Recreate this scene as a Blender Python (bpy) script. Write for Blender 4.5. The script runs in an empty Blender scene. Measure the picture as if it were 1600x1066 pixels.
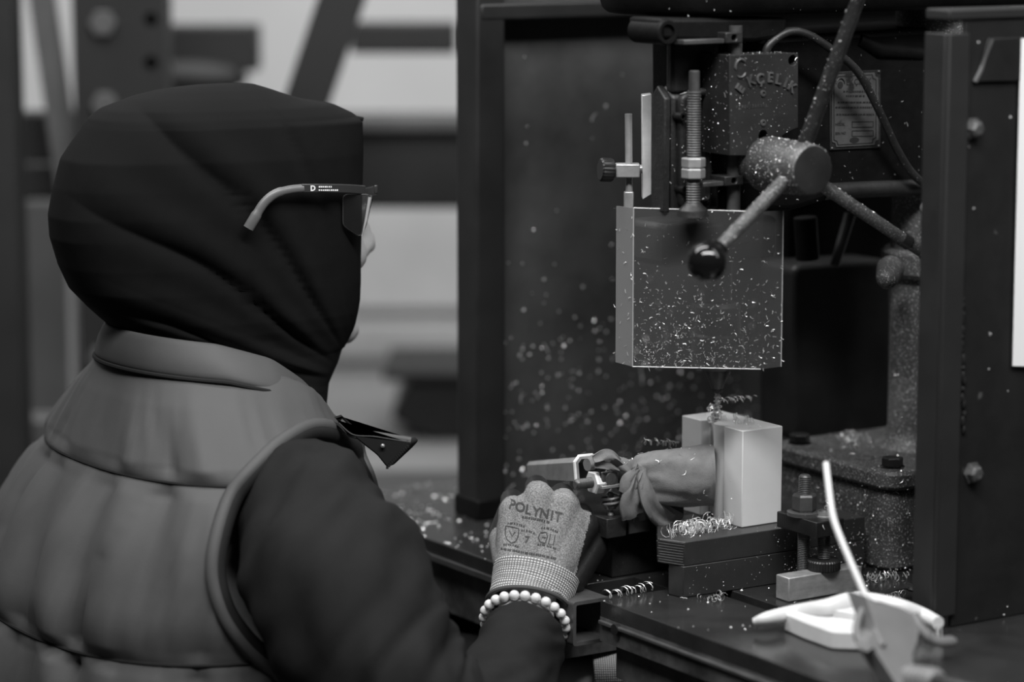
import bpy, bmesh, math, random
import numpy as np
from mathutils import Vector, Matrix, noise
from mathutils.bvhtree import BVHTree

random.seed(7)
S = bpy.context.scene
COL = S.collection

# ---------------------------------------------------------------- camera
FPX, DIST, PITCH, TH = 4500.0, 2.8, math.radians(9), math.radians(33)
CAM = np.array([0, -DIST * math.cos(PITCH), DIST * math.sin(PITCH)])
FW = np.array([0, math.cos(PITCH), -math.sin(PITCH)])
RT = np.array([1.0, 0, 0])
UP = np.array([0, math.sin(PITCH), math.cos(PITCH)])
cd = bpy.data.cameras.new('camera')
cd.sensor_width = 36.0
cd.lens = FPX / 1600 * 36
cd.clip_start = 0.05
cd.dof.use_dof = True
cd.dof.focus_distance = 2.745
cd.dof.aperture_fstop = 2.0
cam = bpy.data.objects.new('camera', cd)
COL.objects.link(cam)
cam.location = CAM
cam.rotation_euler = (math.pi / 2 - PITCH, 0, 0)
S.camera = cam

# ---------------------------------------------------------------- world, lights, exposure
wd = bpy.data.worlds.new('world')
S.world = wd
wd.use_nodes = True
wd.node_tree.nodes['Background'].inputs[0].default_value = (1, 1, 1, 1)
wd.node_tree.nodes['Background'].inputs[1].default_value = 0.014
S.view_settings.view_transform = 'Standard'
S.view_settings.look = 'None'
S.view_settings.gamma = 1
S.view_settings.exposure = 0.0
S.view_settings.use_curve_mapping = False


def area(name, loc, target, sx, sy, watts):
    l = bpy.data.lights.new(name, 'AREA')
    l.shape = 'RECTANGLE'
    l.size, l.size_y, l.energy = sx, sy, watts
    o = bpy.data.objects.new(name, l)
    COL.objects.link(o)
    o.location = loc
    o.rotation_euler = (Vector(target) - Vector(loc)).to_track_quat('-Z', 'Y').to_euler()
    return o


# ceiling strip lamps of the workshop, about three metres above its floor
area('ceiling_lamp_aisle', (0.25, -1.35, 1.75), (0.25, -0.05, -0.2), 2.2, 0.35, 78)
area('ceiling_lamp_right', (1.7, -0.9, 1.75), (0.3, 0.0, -0.1), 0.35, 1.8, 14)
area('ceiling_lamp_left', (-0.75, 0.05, 1.85), (-0.3, 0.0, -0.2), 0.4, 2.0, 36)
area('ceiling_lamp_back', (-0.5, 1.1, 2.1), (-0.5, 2.1, -0.1), 2.4, 0.5, 38)


# ---------------------------------------------------------------- geometry of the place
def ray(x, y):
    return FW + (x - 800) / FPX * RT + (533 - y) / FPX * UP


def onz(x, y, z):
    r = ray(x, y)
    return CAM + r * ((z - CAM[2]) / r[2])


def ony(x, y, Y):
    r = ray(x, y)
    return CAM + r * ((Y - CAM[1]) / r[1])


ORG = ony(1120, 640, 0.0)
ORG[2] = 0
U3 = np.array([math.cos(TH), math.sin(TH), 0])
W3 = np.array([-math.sin(TH), math.cos(TH), 0])


def loc(p):
    d = p - ORG
    return np.array([d @ U3, d @ W3, p[2]])


def wor(u, w, z):
    return ORG + u * U3 + w * W3 + np.array([0, 0, z])


def onw(x, y, w):
    r = ray(x, y)
    return loc(CAM + r * ((w - (CAM - ORG) @ W3) / (r @ W3)))


def onu(x, y, u):
    r = ray(x, y)
    return loc(CAM + r * ((u - (CAM - ORG) @ U3) / (r @ U3)))


ZT, ZP, ZF = -0.227, -0.173, -1.15        # table top, plate top, floor


# ---------------------------------------------------------------- materials (all grey: the picture is black and white)
def mat(name, v, rough=0.5, metal=0.0, var=0.0, vscale=30, bump=0.0, bscale=200, dist=0.001, spec=0.5, spot=None, streak=None):
    m = bpy.data.materials.new(name)
    m.use_nodes = True
    nt = m.node_tree
    b = nt.nodes['Principled BSDF']
    b.inputs['Base Color'].default_value = (v, v, v, 1)
    b.inputs['Roughness'].default_value = rough
    b.inputs['Metallic'].default_value = metal
    b.inputs['Specular IOR Level'].default_value = spec
    tc = nt.nodes.new('ShaderNodeTexCoord')
    colout = None
    if var:
        n = nt.nodes.new('ShaderNodeTexNoise')
        n.inputs['Scale'].default_value = vscale
        n.inputs['Detail'].default_value = 5
        n.inputs['Roughness'].default_value = 0.65
        src = tc.outputs['Object']
        if streak:
            mp = nt.nodes.new('ShaderNodeMapping')
            mp.inputs['Scale'].default_value = streak
            nt.links.new(src, mp.inputs[0])
            src = mp.outputs[0]
        nt.links.new(src, n.inputs['Vector'])
        r = nt.nodes.new('ShaderNodeMapRange')
        r.inputs['From Min'].default_value = 0.3
        r.inputs['From Max'].default_value = 0.7
        r.inputs['To Min'].default_value = v * (1 - var)
        r.inputs['To Max'].default_value = v * (1 + var)
        nt.links.new(n.outputs['Fac'], r.inputs['Value'])
        colout = r.outputs['Result']
        rr = nt.nodes.new('ShaderNodeMapRange')
        rr.inputs['To Min'].default_value = max(0.02, rough * 0.75)
        rr.inputs['To Max'].default_value = min(1, rough * 1.25)
        nt.links.new(n.outputs['Fac'], rr.inputs['Value'])
        nt.links.new(rr.outputs['Result'], b.inputs['Roughness'])
    if spot:      # (value, scale, threshold 0..1): flecks of dust and worn paint
        n2 = nt.nodes.new('ShaderNodeTexNoise')
        n2.inputs['Scale'].default_value = spot[1]
        n2.inputs['Detail'].default_value = 3
        nt.links.new(tc.outputs['Object'], n2.inputs['Vector'])
        r2 = nt.nodes.new('ShaderNodeMapRange')
        r2.inputs['From Min'].default_value = spot[2]
        r2.inputs['From Max'].default_value = spot[2] + 0.05
        nt.links.new(n2.outputs['Fac'], r2.inputs['Value'])
        mx = nt.nodes.new('ShaderNodeMix')
        mx.data_type = 'FLOAT'
        nt.links.new(r2.outputs['Result'], mx.inputs[0])
        if colout is not None:
            nt.links.new(colout, mx.inputs[2])
        else:
            mx.inputs[2].default_value = v
        mx.inputs[3].default_value = spot[0]
        colout = mx.outputs[0]
    if colout is not None:
        nt.links.new(colout, b.inputs['Base Color'])
    if bump:
        n3 = nt.nodes.new('ShaderNodeTexNoise')
        n3.inputs['Scale'].default_value = bscale
        n3.inputs['Detail'].default_value = 3
        nt.links.new(tc.outputs['Object'], n3.inputs['Vector'])
        bp = nt.nodes.new('ShaderNodeBump')
        bp.inputs['Strength'].default_value = bump
        bp.inputs['Distance'].default_value = dist
        nt.links.new(n3.outputs['Fac'], bp.inputs['Height'])
        nt.links.new(bp.outputs['Normal'], b.inputs['Normal'])
    return m


M = {}
M['enamel'] = mat('dark_enamel', 0.018, 0.45, 0, 0.35, 25, 0.35, 260, 0.0012, spot=(0.22, 900, 0.70))
M['enamel_black'] = mat('black_enamel', 0.006, 0.5, 0, 0.4, 20, 0.3, 200, 0.001, spec=0.12, spot=(0.15, 900, 0.74))
M['gearbox'] = mat('grey_enamel', 0.018, 0.5, 0, 0.25, 18, 0.2, 300, 0.0007, spot=(0.22, 700, 0.71))
M['worn_lit_letters'] = mat('worn_lit_raised_paint', 0.075, 0.4, 0.1, 0.5, 90)  # worn letters, tinted paler to stand in for their lit edges
M['casting'] = mat('dusty_casting', 0.06, 0.5, 0, 0.5, 30, 0.6, 300, 0.0015, spot=(0.30, 600, 0.58))
M['column'] = mat('dusty_column', 0.11, 0.45, 0.2, 0.5, 18, 0.5, 300, 0.0012, spot=(0.5, 520, 0.58))
M['steel'] = mat('worn_steel', 0.36, 0.42, 0.55, 0.25, 40, 0.15, 300, 0.0005)
M['steel_dark'] = mat('oiled_dark_steel', 0.10, 0.40, 0.5, 0.3, 40, 0.15, 300, 0.0005, spot=(0.3, 900, 0.69))
M['steel_bright'] = mat('bright_steel', 0.8, 0.35, 0.35, 0.15, 40)
M['hub'] = mat('dusty_hub', 0.095, 0.5, 0.55, 0.3, 60, 0.3, 400, 0.0006, spot=(0.45, 900, 0.60))
M['arm_dark'] = mat('dark_arm', 0.03, 0.35, 0.4, 0.3, 40, 0.2, 300, 0.0005, spot=(0.4, 900, 0.66))
M['hub_face'] = mat('hub_face', 0.075, 0.4, 0.75, 0.2, 30, spot=(0.3, 700, 0.70))
M['blackox'] = mat('black_oxide', 0.016, 0.4, 0.2, 0.3, 50, 0.2, 400, 0.0005)
M['plate'] = mat('ground_plate', 0.085, 0.36, 0.7, 0.2, 12, 0.1, 400, 0.0004, spot=(0.28, 800, 0.70))
M['table'] = mat('oily_table_top', 0.035, 0.2, 0.35, 0.35, 14, 0.08, 250, 0.0004, spot=(0.2, 700, 0.74))
M['table_side'] = mat('table_side', 0.075, 0.55, 0.1, 0.7, 22, 0.4, 120, 0.001)
M['alu'] = mat('aluminium_bar', 0.42, 0.42, 0.55, 0.22, 60, 0.15, 300, 0.0004, streak=(1, 1, 2.5))
M['nylon'] = mat('white_nylon', 0.74, 0.45, 0, 0.05, 14, 0.06, 160, 0.0004)
M['white'] = mat('white_plastic', 0.62, 0.4, 0, 0.06, 40)
M['paper'] = mat('white_paper', 0.85, 0.8)
M['rag'] = mat('grey_cloth', 0.17, 0.95, 0, 0.18, 70, 0.5, 900, 0.0008, spec=0.15)
M['ballblack'] = mat('bakelite_black', 0.006, 0.09)
M['rubber'] = mat('cable_rubber', 0.018, 0.45, 0, 0.3, 60, spot=(0.25, 500, 0.66))
M['name'] = mat('name_plate', 0.13, 0.45, 0.5, 0.35, 22, spot=(0.03, 35, 0.62))
M['ink'] = mat('dark_ink', 0.012, 0.6)
M['chip'] = mat('bright_swarf', 0.8, 0.3, 0.45)
M['hood'] = mat('black_jersey', 0.0065, 0.95, 0, 0.15, 40, 0.2, 900, 0.0004, spec=0.08)
M['vest'] = mat('grey_vest_shell', 0.062, 0.62, 0, 0.08, 14, 0.15, 500, 0.0005, spec=0.3)
M['vest_in'] = mat('dark_vest_lining', 0.012, 0.8, spec=0.2)
M['sleeve'] = mat('dark_jacket', 0.013, 0.9, 0, 0.2, 20, 0.3, 700, 0.0006, spec=0.1)
M['skin'] = mat('skin', 0.42, 0.5, 0, 0.08, 60, 0.15, 700, 0.0003)
M['bead'] = mat('pearl_bead', 0.62, 0.25)
M['palm'] = mat('black_nitrile', 0.014, 0.38, 0, 0.3, 60, 0.3, 400, 0.0006)
M['cuff'] = mat('knit_cuff', 0.46, 0.95, 0, 0.1, 200, spec=0.1)
M['cuff_dark'] = mat('knit_cuff_welt', 0.08, 0.95, spec=0.1)
M['knit'] = mat('heathered_knit', 0.20, 0.95, 0, 0.65, 700, 0.6, 1100, 0.0008, spec=0.1)
M['trouser'] = mat('dark_trousers', 0.02, 0.9)
M['glass_frame'] = mat('matt_black_frame', 0.03, 0.4)
M['glass_tip'] = mat('grey_rubber_tip', 0.10, 0.4)
M['printw'] = mat('white_print', 0.75, 0.6)
M['rim'] = mat('clear_lens_rim', 0.35, 0.2)
M['rim_dim'] = mat('lens_rim_dim', 0.06, 0.3)
M['gun'] = mat('grey_gun_plastic', 0.14, 0.45, 0, 0.08, 30)
M['tube'] = mat('pale_nozzle', 0.58, 0.35)
M['eye'] = mat('eye_white', 0.6, 0.2)
M['rackdark'] = mat('dark_rack_paint', 0.010, 0.6, 0, 0.2, 8)
M['rackgrey'] = mat('grey_rack_paint', 0.085, 0.55, 0, 0.15, 8)
M['postgrey'] = mat('light_post_paint', 0.26, 0.55, 0, 0.15, 6)
M['wallp'] = mat('pale_wall_paint', 0.48, 0.8, 0, 0.06, 2)
M['board'] = mat('grey_cladding', 0.42, 0.75, 0, 0.1, 4)
M['floor'] = mat('concrete_floor', 0.045, 0.6, 0, 0.2, 3, 0.2, 60, 0.001)
M['booth'] = mat('booth_sheet', 0.085, 0.42, 0.1, 0.45, 7, 0.15, 120, 0.0008, spot=(0.10, 160, 0.70))
M['boothpost'] = mat('booth_post', 0.016, 0.5, 0, 0.25, 12)
M['panel'] = mat('near_panel', 0.011, 0.55, 0, 0.3, 10, 0.2, 90, 0.001, spec=0.3, spot=(0.07, 60, 0.72))
M['panelstrip'] = mat('near_panel_angle', 0.017, 0.6, 0, 0.15, 10, spec=0.3)


def clear_plastic(name, haze, hv, rough):
    m = bpy.data.materials.new(name)
    m.use_nodes = True
    nt = m.node_tree
    nt.nodes.clear()
    out = nt.nodes.new('ShaderNodeOutputMaterial')
    tr = nt.nodes.new('ShaderNodeBsdfTransparent')
    tr.inputs[0].default_value = (0.93, 0.93, 0.93, 1)
    df = nt.nodes.new('ShaderNodeBsdfDiffuse')
    df.inputs[0].default_value = (hv, hv, hv, 1)
    gl = nt.nodes.new('ShaderNodeBsdfGlossy')
    gl.inputs['Roughness'].default_value = rough
    m1 = nt.nodes.new('ShaderNodeMixShader')
    m1.inputs[0].default_value = haze
    m2 = nt.nodes.new('ShaderNodeMixShader')
    fr = nt.nodes.new('ShaderNodeFresnel')
    fr.inputs[0].default_value = 1.4
    nt.links.new(tr.outputs[0], m1.inputs[1])
    nt.links.new(df.outputs[0], m1.inputs[2])
    nt.links.new(fr.outputs[0], m2.inputs[0])
    nt.links.new(m1.outputs[0], m2.inputs[1])
    nt.links.new(gl.outputs[0], m2.inputs[2])
    nt.links.new(m2.outputs[0], out.inputs[0])
    return m


M['guard'] = clear_plastic('scratched_clear_plastic', 0.10, 0.42, 0.15)
M['guard_strip'] = clear_plastic('frosted_plastic_strip', 0.62, 0.30, 0.3)
M['lens'] = clear_plastic('clear_lens', 0.03, 0.3, 0.05)

# knit weave of the glove cuff: rows and ribs as fine relief and colour
nt = M['cuff'].node_tree
bs = nt.nodes['Principled BSDF']
uvn = nt.nodes.new('ShaderNodeUVMap')
mp = nt.nodes.new('ShaderNodeMapping')
mp.inputs['Scale'].default_value = (1, 1, 1)
nt.links.new(uvn.outputs[0], mp.inputs[0])
sx = nt.nodes.new('ShaderNodeSeparateXYZ')
nt.links.new(mp.outputs[0], sx.inputs[0])


def sine(sock, k):
    a = nt.nodes.new('ShaderNodeMath'); a.operation = 'MULTIPLY'; a.inputs[1].default_value = k
    nt.links.new(sock, a.inputs[0])
    b = nt.nodes.new('ShaderNodeMath'); b.operation = 'SINE'
    nt.links.new(a.outputs[0], b.inputs[0])
    c = nt.nodes.new('ShaderNodeMath'); c.operation = 'MULTIPLY_ADD'; c.inputs[1].default_value = 0.5; c.inputs[2].default_value = 0.5
    nt.links.new(b.outputs[0], c.inputs[0])
    return c.outputs[0]


ml = nt.nodes.new('ShaderNodeMath'); ml.operation = 'MULTIPLY'
nt.links.new(sine(sx.outputs[0], 2 * math.pi * 84), ml.inputs[0])
nt.links.new(sine(sx.outputs[1], 2 * math.pi * 17), ml.inputs[1])
pw = nt.nodes.new('ShaderNodeMath'); pw.operation = 'POWER'; pw.inputs[1].default_value = 0.5
nt.links.new(ml.outputs[0], pw.inputs[0])
mr = nt.nodes.new('ShaderNodeMapRange')
mr.inputs['To Min'].default_value = 0.10
mr.inputs['To Max'].default_value = 0.62
nt.links.new(pw.outputs[0], mr.inputs[0])
nt.links.new(mr.outputs[0], bs.inputs['Base Color'])
bpn = nt.nodes.new('ShaderNodeBump'); bpn.inputs['Strength'].default_value = 0.7; bpn.inputs['Distance'].default_value = 0.0012
nt.links.new(pw.outputs[0], bpn.inputs['Height'])
nt.links.new(bpn.outputs[0], bs.inputs['Normal'])

# ---------------------------------------------------------------- object helpers
BASE = {}     # root object -> (origin, frame)


def thing(name, label, cat, base=(0, 0, 0), frame='m', group=None):
    """Empty at the thing's base. frame 'm': machine axes, 'w': world axes."""
    o = bpy.data.objects.new(name, None)
    COL.objects.link(o)
    o.empty_display_size = 0.05
    if frame == 'm':
        o.location = wor(*base)
        o.rotation_euler = (0, 0, TH)
    else:
        o.location = base
    tag(o, label, cat, group)
    BASE[o] = (Vector(base), frame)
    return o


def tag(o, label, cat, group=None):
    o['label'] = label
    o['category'] = cat
    if group:
        o['group'] = group


def finish(bm, smooth=35):
    bmesh.ops.remove_doubles(bm, verts=bm.verts, dist=1e-6)
    bmesh.ops.recalc_face_normals(bm, faces=bm.faces)
    me = bpy.data.meshes.new('mesh')
    bm.to_mesh(me)
    bm.free()
    if smooth is not None:
        for p in me.polygons:
            p.use_smooth = True
        if smooth < 180:
            me.set_sharp_from_angle(angle=math.radians(smooth))
    return me


def root_of(p):
    while p.parent is not None:
        p = p.parent
    return p


def obj(name, bm, m, parent=None, bevel=0, smooth=35, label=None, seg=2, sub=0, raw=False):
    me = bm if isinstance(bm, bpy.types.Mesh) else (finish(bm, smooth))
    me.name = name
    if m is not None:
        for mm in (m if isinstance(m, (list, tuple)) else [m]):
            me.materials.append(M[mm] if isinstance(mm, str) else mm)
    o = bpy.data.objects.new(name, me)
    COL.objects.link(o)
    if parent is not None:
        base, fr = BASE[root_of(parent)]
        if not raw:
            me.transform(Matrix.Translation(-base))
        o.parent = parent
    if bevel:
        md = o.modifiers.new('bevel', 'BEVEL')
        md.width = bevel
        md.segments = seg
        md.limit_method = 'ANGLE'
        md.angle_limit = math.radians(40)
    if sub:
        md = o.modifiers.new('subd', 'SUBSURF')
        md.levels = md.render_levels = sub
    if label:
        o['label'] = label
    return o


def top(name, bm, m, label, cat, base, frame='m', group=None, **k):
    """A thing that is one mesh: geometry given in its frame's coordinates, origin moved to its base."""
    me = bm if isinstance(bm, bpy.types.Mesh) else finish(bm, k.pop('smooth', 35))
    me.transform(Matrix.Translation(-Vector(base)))
    o = obj(name, me, m, None, **k)
    if frame == 'm':
        o.location = wor(*base)
        o.rotation_euler = (0, 0, TH)
    else:
        o.location = base
    if label:
        tag(o, label, cat, group)
    BASE[o] = (Vector(base), frame)
    return o


def struct(name, bm, m, **k):
    o = obj(name, bm, m, None, **k)
    o['kind'] = 'structure'
    BASE[o] = (Vector((0, 0, 0)), 'w')
    return o


NB = bmesh.new


def box(bm, a, b):
    """axis box between two corners"""
    x0, y0, z0 = (min(a[i], b[i]) for i in range(3))
    x1, y1, z1 = (max(a[i], b[i]) for i in range(3))
    v = [bm.verts.new(p) for p in ((x0, y0, z0), (x1, y0, z0), (x1, y1, z0), (x0, y1, z0), (x0, y0, z1), (x1, y0, z1), (x1, y1, z1), (x0, y1, z1))]
    for f in ((0, 3, 2, 1), (4, 5, 6, 7), (0, 1, 5, 4), (1, 2, 6, 5), (2, 3, 7, 6), (3, 0, 4, 7)):
        bm.faces.new([v[i] for i in f])
    return bm


def frame_of(d):
    d = Vector(d).normalized()
    a = Vector((0, 0, 1)) if abs(d.z) < 0.9 else Vector((1, 0, 0))
    x = a.cross(d).normalized()
    return x, d.cross(x).normalized(), d


def lathe(bm, p0, d, prof, seg=32, radial=None):
    """prof: list of (distance along d, radius); closed ends when radius is 0"""
    x, y, d = frame_of(d)
    p0 = Vector(p0)
    rings = []
    for t, r in prof:
        if r < 1e-6:
            rings.append([bm.verts.new(p0 + d * t)])
        else:
            ring = []
            for i in range(seg):
                a = 2 * math.pi * i / seg
                rr = r * (radial(i, t) if radial else 1)
                ring.append(bm.verts.new(p0 + d * t + (x * math.cos(a) + y * math.sin(a)) * rr))
            rings.append(ring)
    skin_rings(bm, rings)
    return bm


def skin_rings(bm, rings, closed=True):
    for r0, r1 in zip(rings, rings[1:]):
        n = max(len(r0), len(r1))
        m = n if closed else n - 1
        for i in range(m):
            j = (i + 1) % n
            if len(r0) == 1 and len(r1) == 1:
                continue
            if len(r0) == 1:
                bm.faces.new((r0[0], r1[j], r1[i]))
            elif len(r1) == 1:
                bm.faces.new((r0[i], r0[j], r1[0]))
            else:
                bm.faces.new((r0[i], r0[j], r1[j], r1[i]))


def cyl(bm, p0, p1, r0, r1=None, seg=24):
    r1 = r0 if r1 is None else r1
    L = (Vector(p1) - Vector(p0)).length
    return lathe(bm, p0, Vector(p1) - Vector(p0), [(0, 0), (0, r0), (L, r1), (L, 0)], seg)


def hexnut(bm, p0, d, h, r, hole=0):
    c = h * 0.12
    return lathe(bm, p0, d, [(0, 0), (0, r * 0.9), (c, r), (h - c, r), (h, r * 0.9), (h, 0)], 6)


def thread(bm, p0, d, L, r, pitch, seg=20):
    n = int(L / pitch)
    pr = [(0, 0), (0, r * 0.86)]
    for i in range(n):
        pr += [(i * pitch + pitch * 0.25, r * 0.86), (i * pitch + pitch * 0.5, r), (i * pitch + pitch * 0.75, r)]
    pr += [(L, r * 0.86), (L + r * 0.2, r * 0.6), (L + r * 0.2, 0)]
    return lathe(bm, p0, d, pr, seg)


def ball(bm, c, r, seg=24, rings=14, sc=(1, 1, 1), rot=None):
    mtx = Matrix.Translation(Vector(c)) @ (rot.to_4x4() if rot else Matrix()) @ Matrix.Diagonal((sc[0], sc[1], sc[2], 1))
    bmesh.ops.create_uvsphere(bm, u_segments=seg, v_segments=rings, radius=r, matrix=mtx)
    return bm


def catmull(pts, n=8):
    pts = [np.array(p, float) for p in pts]
    P = [2 * pts[0] - pts[1]] + pts + [2 * pts[-1] - pts[-2]]
    out = []
    for i in range(1, len(P) - 2):
        for k in range(n):
            t = k / n
            a, b, c, d = P[i - 1], P[i], P[i + 1], P[i + 2]
            out.append(0.5 * (2 * b + (c - a) * t + (2 * a - 5 * b + 4 * c - d) * t * t + (3 * b - a - 3 * c + d) * t ** 3))
    out.append(pts[-1])
    return out


def tube(bm, pts, rad, seg=14, caps=True, flat=1.0, wob=None, upv=None, uv=False):
    """tube along points; rad a number or list; flat squashes along the second axis"""
    pts = [Vector(p) for p in pts]
    n = len(pts)
    rad = [rad] * n if not hasattr(rad, '__len__') else list(rad)
    T = [(pts[min(i + 1, n - 1)] - pts[max(i - 1, 0)]).normalized() for i in range(n)]
    if upv is not None:
        x = Vector(upv)
        x = (x - T[0] * x.dot(T[0])).normalized()
    else:
        x, _, _ = frame_of(T[0])
    rings = []
    if caps:
        rings.append([bm.verts.new(pts[0])])
    for i in range(n):
        x = (x - T[i] * x.dot(T[i])).normalized()
        y = T[i].cross(x)
        ring = []
        for k in range(seg):
            a = 2 * math.pi * k / seg
            r = rad[i] * (wob(i / (n - 1), a) if wob else 1)
            ring.append(bm.verts.new(pts[i] + x * (math.cos(a) * r) + y * (math.sin(a) * r * flat)))
        rings.append(ring)
    if caps:
        rings.append([bm.verts.new(pts[-1])])
    skin_rings(bm, rings)
    return bm


def capsule(bm, p0, p1, r0, r1, seg=16):
    p0, p1 = Vector(p0), Vector(p1)
    d = p1 - p0
    L = max(d.length, 1e-5)
    pr = [(-r0, 0)] + [(-r0 * math.cos(a), r0 * math.sin(a)) for a in (0.4, 0.8, 1.2, 1.57)]
    pr += [(L + r1 * math.cos(a), r1 * math.sin(a)) for a in (1.57, 1.2, 0.8, 0.4)] + [(L + r1, 0)]
    return lathe(bm, p0, d, pr, seg)


def prism(bm, outer, ext, holes=()):
    """flat polygon (3D points) with holes, extruded by vector ext"""
    edges = []
    for lp in [outer] + list(holes):
        vs = [bm.verts.new(Vector(p)) for p in lp]
        for i in range(len(vs)):
            edges.append(bm.edges.new((vs[i], vs[(i + 1) % len(vs)])))
    if holes:
        r = bmesh.ops.triangle_fill(bm, use_beauty=True, use_dissolve=False, edges=edges)
        fs = [g for g in r['geom'] if isinstance(g, bmesh.types.BMFace)]
    else:
        fs = [bm.faces.new([e.verts[0] for e in edges])]
    r = bmesh.ops.extrude_face_region(bm, geom=fs)
    vs = [g for g in r['geom'] if isinstance(g, bmesh.types.BMVert)]
    bmesh.ops.translate(bm, verts=vs, vec=Vector(ext))
    return bm


def PW(pts, w):
    """picture points on the machine plane w -> machine coordinates"""
    return [Vector(onw(x, y, w)) for x, y in pts]


def circ(c, r, ax, n=20):
    x, y, _ = frame_of(ax)
    return [Vector(c) + (x * math.cos(2 * math.pi * i / n) + y * math.sin(2 * math.pi * i / n)) * r for i in range(n)]


def rounded(pts, r, n=4):
    """round the corners of a planar polygon"""
    out = []
    k = len(pts)
    for i in range(k):
        p, a, b = Vector(pts[i]), Vector(pts[i - 1]), Vector(pts[(i + 1) % k])
        da, db = (a - p), (b - p)
        q = min(r, da.length * 0.45, db.length * 0.45)
        s, e = p + da.normalized() * q, p + db.normalized() * q
        for j in range(n + 1):
            t = j / n
            out.append(s * (1 - t) ** 2 + p * 2 * t * (1 - t) + e * t * t)
    return out


def ribbon(bm, pts, wdt, nrm):
    """thin strip along points"""
    pts = [Vector(p) for p in pts]
    prev = None
    nrm = Vector(nrm)
    for i, p in enumerate(pts):
        t = (pts[min(i + 1, len(pts) - 1)] - pts[max(i - 1, 0)])
        s = t.cross(nrm)
        if s.length < 1e-9:
            s = Vector((0, 0, 1))
        s = s.normalized() * wdt * 0.5
        cur = (bm.verts.new(p + s), bm.verts.new(p - s))
        if prev:
            bm.faces.new((prev[0], cur[0], cur[1], prev[1]))
        prev = cur


def curl(bm, p, ax, R, pitch, turns, wdt=0.0009, per=9, rnd=None, grow=0.0, bend=None):
    """a helical chip"""
    x, y, d = frame_of(ax)
    n = max(4, int(turns * per))
    ph = random.random() * 6.28
    pts = []
    for i in range(n + 1):
        t = i / per
        a = 2 * math.pi * t + ph
        r = R * (1 + grow * t) * (1 + (0.25 * math.sin(3.1 * t + ph) if rnd else 0))
        q = Vector(p) + d * (pitch * t) + (x * math.cos(a) + y * math.sin(a)) * r
        if bend is not None:
            q += Vector(bend) * (i / n) ** 2
        pts.append(q)
    prev = None
    for i, q in enumerate(pts):
        a = 2 * math.pi * i / per + ph
        s = d * wdt * 0.5 + (x * math.cos(a) + y * math.sin(a)) * wdt * 0.2
        cur = (bm.verts.new(q + s), bm.verts.new(q - s))
        if prev:
            bm.faces.new((prev[0], cur[0], cur[1], prev[1]))
        prev = cur


def squig(bm, p, n, L, wdt):
    """short curved sliver lying on a surface with normal n"""
    x, y, n = frame_of(n)
    a = random.random() * 6.28
    k = random.uniform(-2.2, 2.2)
    q = Vector(p) + n * wdt * 0.4
    pts = []
    st = 4
    for i in range(st + 1):
        pts.append(q.copy() + n * random.uniform(0, wdt * 0.8))
        a += k / st
        q = q + (x * math.cos(a) + y * math.sin(a)) * (L / st)
    ribbon(bm, pts, wdt, n + x * random.uniform(-1, 1) + y * random.uniform(-1, 1))


def speck(bm, p, n, r):
    x, y, n = frame_of(n)
    a = random.random() * 6.28
    vs = [bm.verts.new(Vector(p) + (x * math.cos(a + k * 2.1) + y * math.sin(a + k * 2.1)) * r * random.uniform(0.5, 1.2)) for k in range(3)]
    t = bm.verts.new(Vector(p) + n * r * random.uniform(0.5, 1.0))
    for k in range(3):
        bm.faces.new((vs[k], vs[(k + 1) % 3], t))


def scatter(bm, me, n, size, frac=0.35, flt=None, seed=1):
    """swarf on the faces of a mesh: n pieces, mostly specks, some slivers"""
    rng = random.Random(seed)
    me.calc_loop_triangles()
    tris = []
    acc = []
    tot = 0
    for t in me.loop_triangles:
        a, b, c = (me.vertices[i].co for i in t.vertices)
        ctr = (a + b + c) / 3
        w = t.area
        tris.append((a.copy(), b.copy(), c.copy(), t.normal.copy()))
        tot += w
        acc.append(tot)
    import bisect
    done = 0
    tries = 0
    while done < n and tries < n * 30:
        tries += 1
        k = bisect.bisect(acc, rng.random() * tot)
        a, b, c, nn = tris[min(k, len(tris) - 1)]
        r1, r2 = math.sqrt(rng.random()), rng.random()
        p = a * (1 - r1) + b * (r1 * (1 - r2)) + c * (r1 * r2)
        if flt and rng.random() > flt(p, nn):
            continue
        s = size * rng.choice((0.6, 0.8, 1, 1, 1.4))
        if rng.random() < frac:
            squig(bm, p, nn, s * rng.uniform(3, 7), s * 0.55)
        else:
            speck(bm, p, nn, s)
        done += 1


def swarf_on(o, parent, n, size, frac=0.3, flt=None, seed=1):
    bm = NB()
    scatter(bm, o.data, n, size, frac, flt, seed)
    s = obj('swarf', bm, 'chip', parent, smooth=None, raw=True)
    s['kind'] = 'stuff'
    s['label'] = 'scattered bright metal swarf'
    return s


def text_mesh(s, size, ext=0.0004, align='CENTER', bold=0.0):
    c = bpy.data.curves.new('lettering', 'FONT')
    c.body = s
    c.size = size
    c.extrude = ext
    c.offset = bold
    c.align_x = align
    c.align_y = 'CENTER'
    c.resolution_u = 3
    o = bpy.data.objects.new('lettering', c)
    COL.objects.link(o)
    dg = bpy.context.evaluated_depsgraph_get()
    me = bpy.data.meshes.new_from_object(o.evaluated_get(dg))
    bpy.data.objects.remove(o)
    bpy.data.curves.remove(c)
    return me


def put(bm, me, mtx):
    me.transform(mtx)
    bm.from_mesh(me)
    bpy.data.meshes.remove(me)


def basis(o, x, y, z):
    m = Matrix((x, y, z)).transposed().to_4x4()
    m.translation = Vector(o)
    return m


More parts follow.
